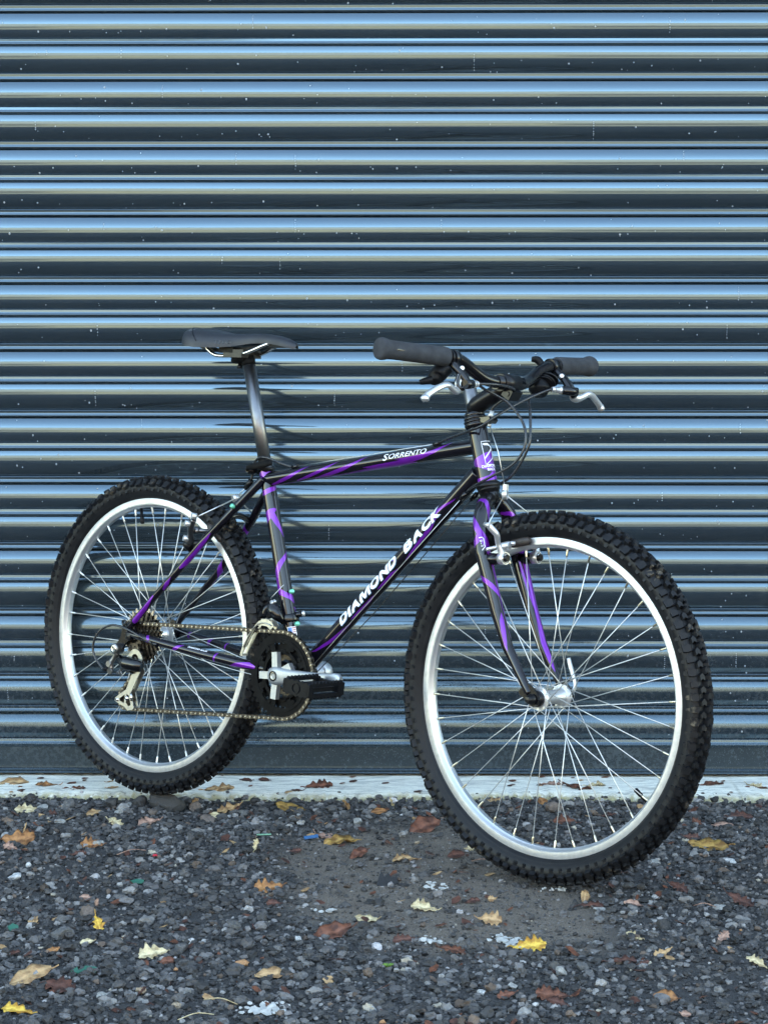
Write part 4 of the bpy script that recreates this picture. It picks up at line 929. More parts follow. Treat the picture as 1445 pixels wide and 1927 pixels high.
def pedal(pos,sgn,tilt):
    """black cage pedal: toothed front and rear plates, outer end plate with the round spindle cap"""
    mb=MB(); c=Vector(pos); M=Matrix.Rotation(tilt,3,'Y')
    def tr(x,y,z): return c+M@Vector((x,y*sgn,z))
    for s in(-1,1):
        # plate outline in (lateral, height) with teeth above and below, and a window cut out
        top=[];n=9
        for i in range(n):
            y0=.010+i*.0096
            top+=[(y0,.0130),(y0+.0012,.0165),(y0+.0040,.0165),(y0+.0056,.0130),(y0+.0075,.0126)]
        top+=[(.0985,.0130)]
        outer=[(.004,.0115)]+top+[(.1005,.010)]; outer=outer+[(a,-b) for a,b in outer[::-1]]
        k=len(outer); hw=[]
        for (a,b) in outer: hw.append((min(max(a,.020),.090),max(min(b,.0068),-.0068)))
        F0=[tr(s*.0335,a,b) for a,b in outer]+[tr(s*.0335,a,b) for a,b in hw]+[tr(s*.0280,a,b) for a,b in outer]+[tr(s*.0280,a,b) for a,b in hw]; F=[]
        for i in range(k):
            j=(i+1)%k; F+=[(i,j,k+j,k+i),(2*k+i,3*k+i,3*k+j,2*k+j),(i,2*k+i,2*k+j,j),(k+i,k+j,3*k+j,3*k+i)]
        mb.add(F0,F)
        mb.box(tr(s*.024,.055,0),(.006,.06,.008),M)
    # outer end plate
    out=[(x,z) for x,z in [(-.030,.011),(-.024,.015),(-.018,.012),(-.012,.0155),(-.006,.0125),(0,.016),(.006,.0125),(.012,.0155),(.018,.012),(.024,.015),(.030,.011)]]; out=out+[(x,-z) for x,z in out[::-1]]
    k=len(out); hw=[(max(min(x*.8,.026),-.026)*1.0,max(min(z,.007),-.007)) for x,z in out]
    mb.add([tr(x,.1005,z) for x,z in out]+[tr(x,.0950,z) for x,z in out],[tuple(range(k)),tuple(range(2*k-1,k-1,-1))]+[(i,k+i,k+(i+1)%k,(i+1)%k) for i in range(k)])
    mb.tube([tr(0,.002,0),tr(0,.012,0),tr(0,.05,0),tr(0,.098,0)],[.0085,.0085,.0095,.0115],18)
    mb.add([tr(.0105*math.cos(a),.1004,.0105*math.sin(a)) for a in np.linspace(0,2*PI,20,endpoint=False)]+[tr(.0105*math.cos(a),.1024,.0105*math.sin(a)) for a in np.linspace(0,2*PI,20,endpoint=False)]+[tr(.0080*math.cos(a),.1024,.0080*math.sin(a)) for a in np.linspace(0,2*PI,20,endpoint=False)]+[tr(.0078*math.cos(a),.1008,.0078*math.sin(a)) for a in np.linspace(0,2*PI,20,endpoint=False)],
           [(r*20+i,r*20+(i+1)%20,(r+1)*20+(i+1)%20,(r+1)*20+i) for r in range(3) for i in range(20)])
    mb.box(tr(0,.008,0),(.062,.008,.018),M); mb.build('pedal',M_PLAST,CK)
    mb=MB(); mb.tube([tr(0,-.012,0),tr(0,.004,0)],.0062,12); mb.build('pedal_spindle',M_GUN,CK)
pedal((.172*math.cos(CA),-.0875,.172*math.sin(CA)-.009),-1,math.radians(4)); pedal((-.172*math.cos(CA),.0875,-.172*math.sin(CA)),1,math.radians(-8))

# ---- front derailleur
FD=pempty('front_derailleur')
mb=MB(); c=Vector(ST0)+ud*106; mb.lathe([(-.008,.0146),(-.008,.0176),(-.0045,.0190),(.0045,.0190),(.008,.0176),(.008,.0146)],30,axis='z',M=Vector((0,0,1)).rotation_difference(ud).to_matrix(),c=mm(*c)); mb.tube(mml([(400,2,82),(412,8,86)]),.006,12); mb.build('clamp_band',M_BLKGLOSS,FD)
mb=MB(); mb.tube(mml([(412,8,86),(416,12,87)]),.0058,6); mb.build('clamp_bolt',M_ALU,FD)
mb=MB(); Q=cr(mml([(387,-20,70),(380,-27,80),(372,-30,90),(365,-28,99),(366,-24,104)]),4); mb.tube(Q,lerp_list([.006,.011,.0125,.011,.006],len(Q)),14,flat=.8); Q=cr(mml([(362,-26,100),(352,-32,90),(350,-34,78)]),4); mb.tube(Q,lerp_list([.007,.0065,.005],len(Q)),10,flat=.7); mb.build('derailleur_body',M_BLKGLOSS,FD)
mb=MB(); mb.tube(mml([(368,-28,103),(366,-34,106)]),.0048,6); mb.tube(mml([(373,-28,106),(372,-32,109)]),.0036,8); mb.build('limit_screw',M_ALU,FD)
for (y,nm) in ((-56,'outer'),(-42,'inner')):
    mb=MB(); P=[]
    up_=[(398,62),(392,70),(378,75),(366,72),(357,68),(345,56),(333,38),(322,16),(313,-6)]; lo_=[(310,-4),(316,14),(327,34),(339,49),(352,58),(366,61),(380,60),(390,54)]
    mb.prism([(a/1000,b/1000) for a,b in up_+lo_],y/1000,(y+1.8)/1000); mb.build('cage_plate',M_WARM,FD)
mb=MB(); mb.box(mm(314,-48,-3),(.006,.016,.004)); mb.box(mm(372,-48,71),(.016,.017,.005)); mb.tube(cr(mml([(392,-57.5,63),(372,-57.5,66),(352,-57.5,59),(334,-57.5,38),(320,-57.5,12)]),4),.0012,6); mb.build('cage_rib',M_WARM,FD)

# ---- rear derailleur
RD=pempty('rear_derailleur')
mb=MB(); mb.lathe([(-.0800,0),(-.0800,.0090),(-.0790,.0108),(-.0770,.0114),(-.0755,.0106),(-.0700,.0112),(-.0600,.0116),(-.0590,.0100)],32,c=mm(-33,0,-29)); mb.build('pivot_barrel',M_GUN,RD,auto=40)
mb=MB(); mb.lathe([(-.0802,.0082),(-.0810,.0080),(-.0812,.0040),(-.0795,.0034),(-.0795,0)],24,c=mm(-33,0,-29)); mb.build('pivot_bolt',M_CHROME,RD)
mb=MB(); Q=cr(mml([(-36,-68,-38),(-42,-70,-50),(-50,-71,-62),(-48,-70,-74)]),5); mb.tube(Q,lerp_list([.008,.0055,.0075,.0070],len(Q)),12,flat=.8); mb.tube(mml([(-50,-70,-63),(-50,-78,-63)]),.0065,14); mb.tube(mml([(-47,-70,-77),(-46,-77,-78)]),.0068,6); mb.build('link_arm',M_GUN,RD)
mb=MB(); mb.tube(mml([(-54,-72,-71),(-60,-74,-75),(-66,-75,-77)]),[.0062,.0055,.0040],12); mb.build('cable_adjuster',M_PLAST,RD)
mb=MB(); Q=cr(mml([(-30,-66,-46),(-22,-68,-52),(-8,-70,-57),(10,-69,-58),(26,-66,-59),(34,-62,-60)]),5); mb.tube(Q,lerp_list([.006,.010,.0150,.0138,.0132,.0110],len(Q)),16,flat=.75,up=(0,0,1)); Q=cr(mml([(-30,-60,-62),(-14,-60,-70),(8,-60,-72)]),4); mb.tube(Q,lerp_list([.005,.006,.006],len(Q)),10); mb.build('knuckle',M_BLKGLOSS,RD)
mb=MB()
for p in ((-22,-66,-74),(-16,-68,-78),(-28,-66,-78)): mb.tube(mml([p,(p[0]+2,p[1]-7,p[2]-1)]),.0032,10)
mb.build('limit_screw',M_CHROME,RD)
mb=MB(); mb.ringplate(circ(.0205,40,(.009,-.047)),circ(.0105,40,(.009,-.047)),-.0575,-.0555); mb.build('guide_plate',M_WARM,RD)
def pulley(c,name):
    mb=MB(); o=[]
    for i in range(11):
        for (du,r) in ((-.28,.0185),(-.1,.0225),(.1,.0225),(.28,.0185)):
            a=2*PI*(i+du)/11; o.append((c[0]+r*math.cos(a),c[1]+r*math.sin(a)))
    mb.ringplate(o,circ(.004,44,c),-.0490,-.0465); mb.lathe([(-.0535,.0035),(-.0535,.006),(-.043,.006),(-.043,.0035)],16,c=(c[0],0,c[1])); mb.build(name,M_STEEL,RD)
pulley((.002,-.048),'jockey_wheel'); pulley((-.017,-.133),'jockey_wheel')
for y in (-.0565,-.0435):
    mb=MB(); a=[(.022,-.064),(.026,-.072),(.001,-.118),(.004,-.128),(.012,-.149),(.008,-.153),(-.006,-.156),(-.022,-.150),(-.046,-.141),(-.046,-.134),(-.014,-.113),(.007,-.068)]
    mb.prism(a[:3]+[(-.014,-.113),(.007,-.068)],y-.0009,y+.0009)
    fr=[(.001,-.118),(.005,-.130),(.012,-.149),(.008,-.153),(-.006,-.156),(-.018,-.149),(-.030,-.146),(-.046,-.141),(-.046,-.134),(-.030,-.123),(-.014,-.113)]; cx_,cz_=-.012,-.134
    mb.ringplate(fr,[(cx_+(x-cx_)*.60,cz_+(z-cz_)*.60) for x,z in fr],y-.0009,y+.0009)
    mb.prism([(-.016,-.118),(-.011,-.117),(-.012,-.140),(-.002,-.150),(-.008,-.152),(-.018,-.143)],y-.0012,y-.0006); mb.build('cage_plate',M_WARM,RD)
mb=MB(); mb.lathe([(-.0600,0),(-.0600,.0042),(-.0575,.0050),(-.0560,.0050)],16,c=(-.010,0,-.131)); mb.lathe([(-.0595,0),(-.0595,.0036),(-.0560,.0040)],14,c=(-.039,0,-.1375)); mb.tube(mml([(2,-57,-118),(6,-58.5,-135)]),.0026,8); mb.build('cage_bolt',M_CHROME,RD)

# ---- cantilever brakes
FB=pempty('front_brake')
for sy in(-1,1):
    S=lambda x,y,z:mm(x,sy*y,z)
    mb=MB(); mb.tube([S(908,49,238),S(925,47,238.5),S(943,46,240)],[.0105,.0108,.0095],18); mb.build('brake_boss',M_BLKGLOSS,FB)
    mb=MB(); mb.tube([S(940,47,241),S(953,48.5,242.5)],[.0112,.0116],20)
    Q=cr([S(947,48,243),S(944,53,256),S(941,58,268),S(943,66,284),S(936,74,295),S(931,78,303)],5); mb.tube(Q,lerp_list([.0085,.0056,.0050,.0058,.0060,.0058],len(Q)),12,flat=1.0)
    mb.tube([S(938,79,300),S(924,77,301)],.0046,10); mb.build('brake_arm',M_ALU,FB)
    mb=MB(); mb.tube([S(951,48.5,242),S(959,49,243)],[.0066,.0062],6); mb.build('pivot_bolt',M_BLACK,FB)
    mb=MB(); mb.tube([S(951.5,48.5,242),S(954,48.6,242.4)],[.0096,.0096],18); mb.build('washer',M_CHROME,FB)
    mb=MB(); mb.tube([S(926,72,256),S(934,60,260),S(944,46,263)],[.0034,.0034,.0034],10); mb.tube([S(938,54,261),S(946,44,264),S(951,36,267)],[.0066,.0070,.0066],12); mb.tube([S(944,34,267),S(956,20,270)],.0044,10); mb.tube([S(950,40,271),S(951,40,258)],.0046,6); mb.build('pad_holder',M_ALU,FB)
    mb=MB(); Q=[S(939,21,264),S(945,20.5,267),S(963,20,272),S(979,19.5,275.5),S(984,19,276.5)]; mb.tube(Q,[.004,.0074,.0078,.0076,.004],14,flat=.85); mb.build('brake_pad',M_PADS,FB)
mb=MB(); mb.tube(mml([(901,-2,353),(909,2,354)]),.0092,20); mb.box(mm(906,0,366),(.008,.006,.012)); mb.build('cable_yoke',M_ALU,FB)
mb=MB(); mb.tube(mml([(860,0,478),(884,0,430),(904,0,366)]),.0009,6); mb.tube(mml([(905,-3,351),(932,-78,302)]),.0010,6); mb.tube(mml([(906,3,352),(931,78,303)]),.0012,6); mb.build('straddle_wire',M_WIRE,FB)
mb=MB(); mb.prism([(.826,.486),(.842,.490),(.866,.493),(.871,.486),(.866,.480),(.845,.482),(.828,.478)],-.011,.011); mb.build('cable_hanger',M_BLKGLOSS,FB)
mb=MB(); mb.tube(mml([(864.5,0,504),(862.5,0,497),(862,0,494)]),[.0042,.0042,.0070],12); mb.tube(mml([(862,0,494),(861,0,486)]),.0066,12); mb.tube(mml([(860.5,0,480),(860,0,474)]),.0036,10); mb.build('barrel_adjuster',M_ALU,FB)
RBK=pempty('rear_brake')
for sy in(-1,1):
    S=lambda x,y,z:mm(x,sy*y,z)
    mb=MB(); mb.tube([S(160,57,196),S(150,60,203),S(146,61,206)],[.0100,.0100,.0092],16); mb.tube([S(178,50,207),S(164,56,205)],.0085,14); mb.build('brake_boss',M_BLACK,RBK)
    mb=MB(); Q=cr([S(158,60,207),S(165,68,222),S(176,78,240),S(190,84,256)],5); mb.tube(Q,lerp_list([.0100,.0065,.0062,.0056],len(Q)),12); mb.build('brake_arm',M_GUN,RBK)
    for p in ((160,68,214),(182,87,246),(197,84,262)):
        mb=MB(); a=S(*p); mb.tube([a,a+S(-5,9,2)],[.0066,.0060],8); mb.build('arm_bolt',M_ALU,RBK)
    mb=MB(); mb.tube([S(170,70,232),S(184,46,232),S(190,24,232)],.0046,10); mb.tube([S(176,62,238),S(177,62,226)],.0060,8); mb.build('pad_holder',M_GUN,RBK)
    mb=MB(); mb.tube([S(168,23,244),S(174,22,240),S(190,21,228),S(204,20,216),S(208,20,213)],[.004,.0074,.0078,.0074,.004],12,flat=.85); mb.build('brake_pad',M_PADS,RBK)
mb=MB(); a=(222,0,301); mb.tube(mml([(199,-83,262),a]),.0016,8); mb.tube(mml([(199,83,262),a]),.0016,8); mb.tube(mml([a,(236,0,315),(250,0,325)]),.0010,6); mb.build('straddle_wire',M_WIRE,RBK)
mb=MB(); mb.tube(mml([(218,-5,299),(222,6,303)]),.0075,12); mb.build('cable_yoke',M_ALU,RBK)
mb=MB(); mb.tube(mml([(246,0,322),(256,0,332),(262,0,340)]),[.0048,.0064,.0058],12); mb.build('cable_stop',M_BLACK,RBK)

# ---- cables
def cable(name,pts,r=.0025,mat=M_CABLE,n=8):
    mb=MB(); mb.tube(cr(mml(pts),n),r,10); return mb.build(name,mat,BIKE,AX)
cable('rear_brake_cable',[(915,108,549),(906,92,542),(897,58,528),(892.7,20,511.9),(886,-22,491),(874,-38,476),(846,-36,466),(815,-26,458),(775,-14,447.5),(752,-8,438.7)])
cable('gear_cable',[(914,-108,549),(901.3,-70,540.5),(915.6,-24,520.8),(945.6,-20,493.5),(963.4,-25,465.7),(963.5,-30,434.3),(943,-35,407.5),(904.9,-40,386.4),(872.7,-38,370.8),(848,-26,362),(829,-16.5,352)])
cable('gear_cable',[(892,108,538),(890,86,537),(893,70,528),(917,46,500),(930.1,32,453.1),(921,30,424),(905,30,399),(886.7,29,380),(856,24,364),(827,16.5,350)])
cable('front_brake_cable',[(914.5,-107,549.2),(921,-80,550),(925,-58,549.5),(923,-30,547.5),(919,-8,543),(905,-1,533),(882,0,520),(868,0,510),(864.5,0,503)])
cable('rear_brake_cable',[(380,-7,372.5),(350,-14,379.5),(325,-19,387),(306,-20,387.5),(290,-15,383),(274,-7,373),(266,-1,356),(262,0,340)])
cable('gear_cable',[(74,-69,-7),(50,-71,-.5),(22,-72,8),(-2,-73,14.5),(-26,-74,18.5),(-50,-75,17.8),(-75,-77,7),(-92,-79,-12),(-97,-80,-35),(-90,-79,-53),(-78,-77,-66),(-66,-75,-76)],.0024)
cable('inner_wire',[(738,-8,436),(560,-8,404.6),(395,-7,375.6)],.0008,M_WIRE,2)
cable('inner_wire',[(816,-16.5,338.5),(600,-17.5,121.5),(452,-15,-27),(430,-6,-56)],.0007,M_WIRE,2)
cable('inner_wire',[(815,16.5,338),(600,10,108),(470,-6,-24),(436,-4,-58)],.0010,M_CABLE,2)
cable('inner_wire',[(430,-6,-55),(300,-50,-37),(190,-60,-24),(86,-68,-9)],.0007,M_WIRE,2)
cable('inner_wire',[(361,-30,112),(378,-12,141)],.0008,M_WIRE,2)

# ------------------------------------------------------------------ single stones that stand out of the gravel
def ico3():
    v=[tuple(p) for p in JV]; cache={}; F=[]
    def mid(a,b):
        k=(min(a,b),max(a,b))
        if k not in cache:
            p=(np.array(v[a])+np.array(v[b]))/2; v.append(tuple(p/np.linalg.norm(p))); cache[k]=len(v)-1
        return cache[k]
    for a,b,c in JF:
        x,y,z=mid(a,b),mid(b,c),mid(c,a); F+=[(a,x,z),(b,y,x),(c,z,y),(x,y,z)]
    return np.array(v),F
KV,KF=ico3(); ROCKM={}
def stone(x,y,w,d,h,col,label,seed,dz=0,rot=0):
    rg=np.random.default_rng(seed); off=rg.uniform(-9,9,3); V=[]
    planes=[(v/np.linalg.norm(v),rg.uniform(.50,.84)) for v in rg.normal(size=(12,3))]
    for p in KV:
        q=np.array(p)
        for n_,c_ in planes:                 # broken faces
            e=q@n_-c_
            if e>0: q=q-n_*e*.92
        q=q*(1+.16*mnoise.noise(Vector(p*2.1+off))+.08*mnoise.noise(Vector(p*6+off)))
        V.append(q*np.array((w,d,h))/2)
    key=col
    if key not in ROCKM: ROCKM[key]=rock_mat('stone %d'%len(ROCKM),False,col)
    me=bpy.data.meshes.new('stone'); me.from_pydata([tuple(v) for v in V],[],KF); me.polygons.foreach_set('use_smooth',[True]*len(me.polygons)); me.materials.append(ROCKM[key])
    try: me.set_sharp_from_angle(angle=math.radians(32))
    except Exception: pass
    o=bpy.data.objects.new('stone',me); link(o); o.location=(x,y,float(gh(x,y))+h*.28+dz); o.rotation_euler=(rg.uniform(-.2,.2),rg.uniform(-.2,.2),rot)
    tag(o,label,'stone','single stones in the gravel')
GR=(.115,.112,.110); PALE=(.28,.275,.26); DK=(.032,.031,.031); WH=(.42,.43,.43); BR=(.13,.10,.085); WARM=(.36,.27,.19)
STONES=[(-.556,-.276,.040,.034,.042,DK,'blackish lump wedged between the kerb and the big dark rock'),(-.435,-.300,.036,.030,.030,BR,'brown clod at the pedal side of the big dark rock'),
(-.500,-.296,.092,.060,.052,DK,'big dark rock under the rear tyre'),
(-.612,-.275,.034,.034,.036,DK,'dark jagged lump beside the rear tyre on the kerb edge'),
(-.578,-.262,.024,.020,.018,PALE,'small pale stone between the dark jagged lump and the rear tyre'),
(-.705,-.283,.032,.028,.030,GR,'rounded grey stone against the mossy kerb left of the rear wheel'),
(-.757,-.285,.028,.022,.014,PALE,'low pale stone under the kerb, next to the pale wavy oak leaf'),
(-.706,-.330,.016,.018,.022,GR,'grey upright pebble in front of the rounded grey stone by the kerb'),
(-.590,-.345,.026,.022,.016,PALE,'smooth light stone in front of the dark jagged lump'),
(-.660,-.405,.022,.026,.020,GR,'squarish blue grey stone behind the pale spread oak leaf'),
(-.695,-.455,.030,.022,.012,PALE,'flat light grey chip near the squarish blue grey stone'),
(-.520,-.350,.026,.022,.018,BR,'brownish stone in front of the big dark rock'),
(-.330,-.36,.040,.030,.018,GR,'low grey stone on the gravel below the chainring'),
(-.40,-.44,.060,.040,.022,BR,'wide dull brown half buried stone below the crank'),
(-.588,-.668,.030,.022,.018,PALE,'pale stone by the orange brown oak leaf under the rear wheel'),
(-.600,-.735,.030,.018,.008,WH,'flat whitish slip of stone under the orange brown oak leaf'),
(-.700,-.930,.034,.024,.014,WH,'white stone at the picture edge in the middle gravel'),
(-.534,-1.178,.040,.030,.028,BR,'rounded mauve grey stone behind the vivid yellow oak leaf'),
(-.560,-1.300,.044,.034,.024,GR,'grey stone with a flat top in front of the vivid yellow oak leaf'),
(-.572,-1.205,.030,.024,.018,GR,'grey pebble left of the mauve grey stone'),
(-.394,-1.598,.022,.016,.014,WARM,'cream oval pebble in the near gravel'),
(-.357,-1.385,.022,.020,.020,GR,'squarish grey stone near the large cream yellow leaf'),
(-.372,-1.440,.020,.014,.014,WH,'white angular chip beside the large cream yellow leaf'),
(-.336,-1.661,.026,.018,.016,WARM,'buff stone in the nearest gravel'),
(-.448,-1.62,.032,.022,.014,PALE,'pale grey flat stone in the nearest gravel'),
(.006,-1.150,.018,.016,.014,GR,'smooth blue grey pebble on the bare dirt by the slim pale yellow leaf'),
(-.174,-1.318,.016,.012,.012,WH,'small white pebble by the rust brown curled leaf'),
(-.048,-1.676,.014,.010,.010,WH,'tiny white stone in the nearest gravel'),
(-.160,-1.52,.028,.024,.016,GR,'grey angular stone in the middle of the near gravel'),
(-.097,-.461,.022,.020,.022,PALE,'pale faceted stone on the dirt under the down tube'),
(.022,-.628,.013,.010,.009,WARM,'tiny peach coloured pebble on the dirt before the front tyre'),
(-.393,-.824,.013,.010,.008,WARM,'pinkish pebble on the dirt below the crank'),
(.428,-1.238,.034,.028,.026,DK,'dark blue grey rounded stone below the front wheel'),
(.292,-1.085,.026,.020,.016,DK,'blackish lump on the dirt edge below the front tyre'),
(.324,-1.196,.022,.020,.016,GR,'grey stone between the long stalked leaf and the dark rounded stone'),
(.332,-1.124,.032,.016,.012,PALE,'pale flat stone beside the peach pink leaf'),
(.328,-1.344,.030,.018,.012,GR,'flat grey stone behind the spiky yellow leaf'),
(.275,-1.47,.030,.022,.018,GR,'rough grey stone by the wide dark brown torn leaf'),
(.24,-1.49,.022,.018,.016,PALE,'light stone left of the rough grey stone near the torn leaf'),
(.599,-.783,.034,.020,.012,WH,'white flat chip past the big golden brown leaf'),
(.46,-.80,.030,.018,.010,PALE,'light flat chip in front of the big golden brown leaf'),
(.113,-1.598,.018,.014,.012,WH,'whitish pebble in the near gravel below the white patch'),
(.38,-.33,.022,.018,.018,GR,'grey stone by the kerb inside the front wheel'),
(.305,-.32,.038,.030,.030,BR,'dark brown clod by the kerb inside the front wheel'),
(.16,-1.565,.022,.016,.012,PALE,'pale oval pebble right of the whitish pebble in the near gravel'),
(.535,-1.12,.034,.022,.014,PALE,'pale slab of stone at the picture side under the shaded gravel')]
for i,s_ in enumerate(STONES): stone(*s_,seed=100+i,rot=random.uniform(0,3),dz=-.002 if i==0 else 0)

# ------------------------------------------------------------------ fallen leaves
def leaf_mat(name,col,col2):
    m,nt,p=node_mat(name); v=texco(nt); f=noise(nt,v,70,5,.65); g=noise(nt,v,320,3)
    a=nt.nodes.new('ShaderNodeAttribute'); a.attribute_name='vein'
    c=mix(nt,maprange(nt,f,.40,.58,0,1),col,tuple(q*.72 for q in col2)); c=mix(nt,maprange(nt,g,.62,.70,0,.55),c,tuple(q*.35 for q in col2)); c=mix(nt,mathn(nt,'MULTIPLY',a.outputs['Fac'],.45),c,tuple(min(1,q*1.5+.03) for q in col))
    nt.links.new(c,p.inputs['Base Color']); p.inputs['Roughness'].default_value=.55; p.inputs['IOR'].default_value=1.4
    bump(nt,p,mathn(nt,'ADD',f,a.outputs['Fac']),.5,.0012); return m
LM_={'tan':leaf_mat('tan leaf',(.42,.26,.13),(.31,.17,.08)),'cream':leaf_mat('cream leaf',(.56,.46,.28),(.42,.31,.17)),'rust':leaf_mat('rust leaf',(.15,.052,.028),(.075,.028,.018)),
 'dark':leaf_mat('dark leaf',(.095,.036,.024),(.050,.021,.016)),'orange':leaf_mat('orange leaf',(.34,.15,.055),(.20,.08,.03)),'yellow':leaf_mat('yellow leaf',(.66,.42,.07),(.52,.24,.04)),
 'pink':leaf_mat('pinkish leaf',(.36,.21,.155),(.24,.13,.095)),'gold':leaf_mat('golden leaf',(.34,.20,.055),(.20,.10,.028))}
def leaf(x,y,L,shape,col,rot,curl,surf,label,seed):
    rg=random.Random(seed); up=abs(rot)>45; n=30; W=L*(.27 if shape=='oval' else .31)*rg.uniform(.9,1.2)
    if L<.02: W=L*.5
    lob=rg.choice((3.6,4.2,4.8)) if shape=='oak' else 0; ph=rg.uniform(0,.6); cs=(0,.33,.66,1.0)
    bend=curl*rg.uniform(.5,1.2)*rg.choice((1,1,-.6)); cup=curl*rg.uniform(.15,.8); tw=rg.uniform(-.5,.5)*curl; V=[];vein=[]
    wob=[rg.uniform(0,6) for _ in range(6)]
    for lay in (0,1):
        for i in range(n+1):
            t=i/n; w0=W*(math.sin(PI*min(1,t*.96+.02))**.75)*(.72+.45*t if shape=='oak' else 1.08-.25*t)
            for side in(-1,1):
                pass
            row=[]
            for j,c in enumerate((-1,-.72,-.36,0,.36,.72,1)):
                w=w0
                if lob: w*= .80+.23*math.cos(2*PI*(lob*t+ph*(1 if c>0 else .6)+.5))
                else: w*=1+.05*math.sin(t*26+wob[0])
                yy=c*w; xx=(t-.5)*L+ (.10*L*abs(c)*(1 if lob else .3)*math.sin(PI*t))
                zz=cup*.55*yy*yy/W - bend*.35*L*((t-.5)**2) + tw*yy*(t-.5)*1.2
                zz+=.035*L*curl*(math.sin(5.5*t*3+wob[1]+c*2.2)+.6*math.sin(9*c+wob[2]+t*7)) - (.010*L*(1-abs(c)) if c==0 else 0)
                V.append([xx,yy,zz-(.00035 if lay else 0)]); vein.append(1.0 if c==0 else 0.0)
    m=7; F=[]; N1=(n+1)*m
    for i in range(n):
        for j in range(m-1):
            a=i*m+j; F.append((a,a+1,a+m+1,a+m)); F.append((N1+a,N1+a+m,N1+a+m+1,N1+a+1))
        F.append((i*m,(i+1)*m,N1+(i+1)*m,N1+i*m)); F.append((i*m+m-1,N1+i*m+m-1,N1+(i+1)*m+m-1,(i+1)*m+m-1))
    V=np.array(V)
    if up:      # stands on edge: roll it about its length first
        ang=math.radians(65 if rot>0 else -65); c,s=math.cos(ang*.35),math.sin(ang*.35); V=np.stack([V[:,0],c*V[:,1]-s*V[:,2],s*V[:,1]+c*V[:,2]],1)
        el=math.radians(min(75,abs(rot))); sg=1 if rot>0 else -1; c,s=math.cos(el),math.sin(el); V=np.stack([sg*(c*V[:,0]-s*V[:,2]),V[:,1],s*V[:,0]+c*V[:,2]],1)
        az=rg.uniform(-.3,.3)
    else:
        az=math.radians(rot*2.2)+rg.uniform(-.15,.15)
        if rg.random()<.5: az+=PI
        c,s=math.cos(rg.uniform(-.25,.25)),math.sin(rg.uniform(-.25,.25)); V=np.stack([V[:,0],c*V[:,1]-s*V[:,2],s*V[:,1]+c*V[:,2]],1)
        ti=rg.uniform(.22,.60)*(1 if surf=='g' else .35)      # the far edge lies a little higher, propped on the stones
    c,s=math.cos(az),math.sin(az); V=np.stack([c*V[:,0]-s*V[:,1],s*V[:,0]+c*V[:,1],V[:,2]],1)
    if not up: V[:,2]+=ti*V[:,1]
    zg=(-.0032 if surf=='k' else float(gh(x,y))+.004); zmin=np.percentile(V[:,2],22); V[:,2]+=zg-zmin+(.0004 if surf=='k' else 0)
    if surf=='k': V[:,2]=np.maximum(V[:,2],-.0026+.0004*0)
    me=bpy.data.meshes.new('leaf'); me.from_pydata((V+np.array((0,0,0))).tolist(),[],F); me.polygons.foreach_set('use_smooth',[True]*len(me.polygons))
    at=me.attributes.new('vein','FLOAT','POINT'); at.data.foreach_set('value',np.array(vein,np.float32)); me.materials.append(LM_[col])
    o=bpy.data.objects.new('leaf',me); link(o); o.location=(x,y,0); tag(o,label,'leaf','fallen leaves')
    # stalk
    mb=MB(); e=V[3]; d=Vector(V[3]-V[m+3]).normalized(); ln=L*(.55 if 'stalk' in label else .16); a=Vector(e)
    mb.tube(cr([a-d*.0015,a+d*ln*.5+Vector((0,0,.002)),a+d*ln+Vector((0,0,.001*rg.uniform(-1,6)))],4),.00065*max(1,L/.04),5); mb.build('stalk',LM_[col],o)
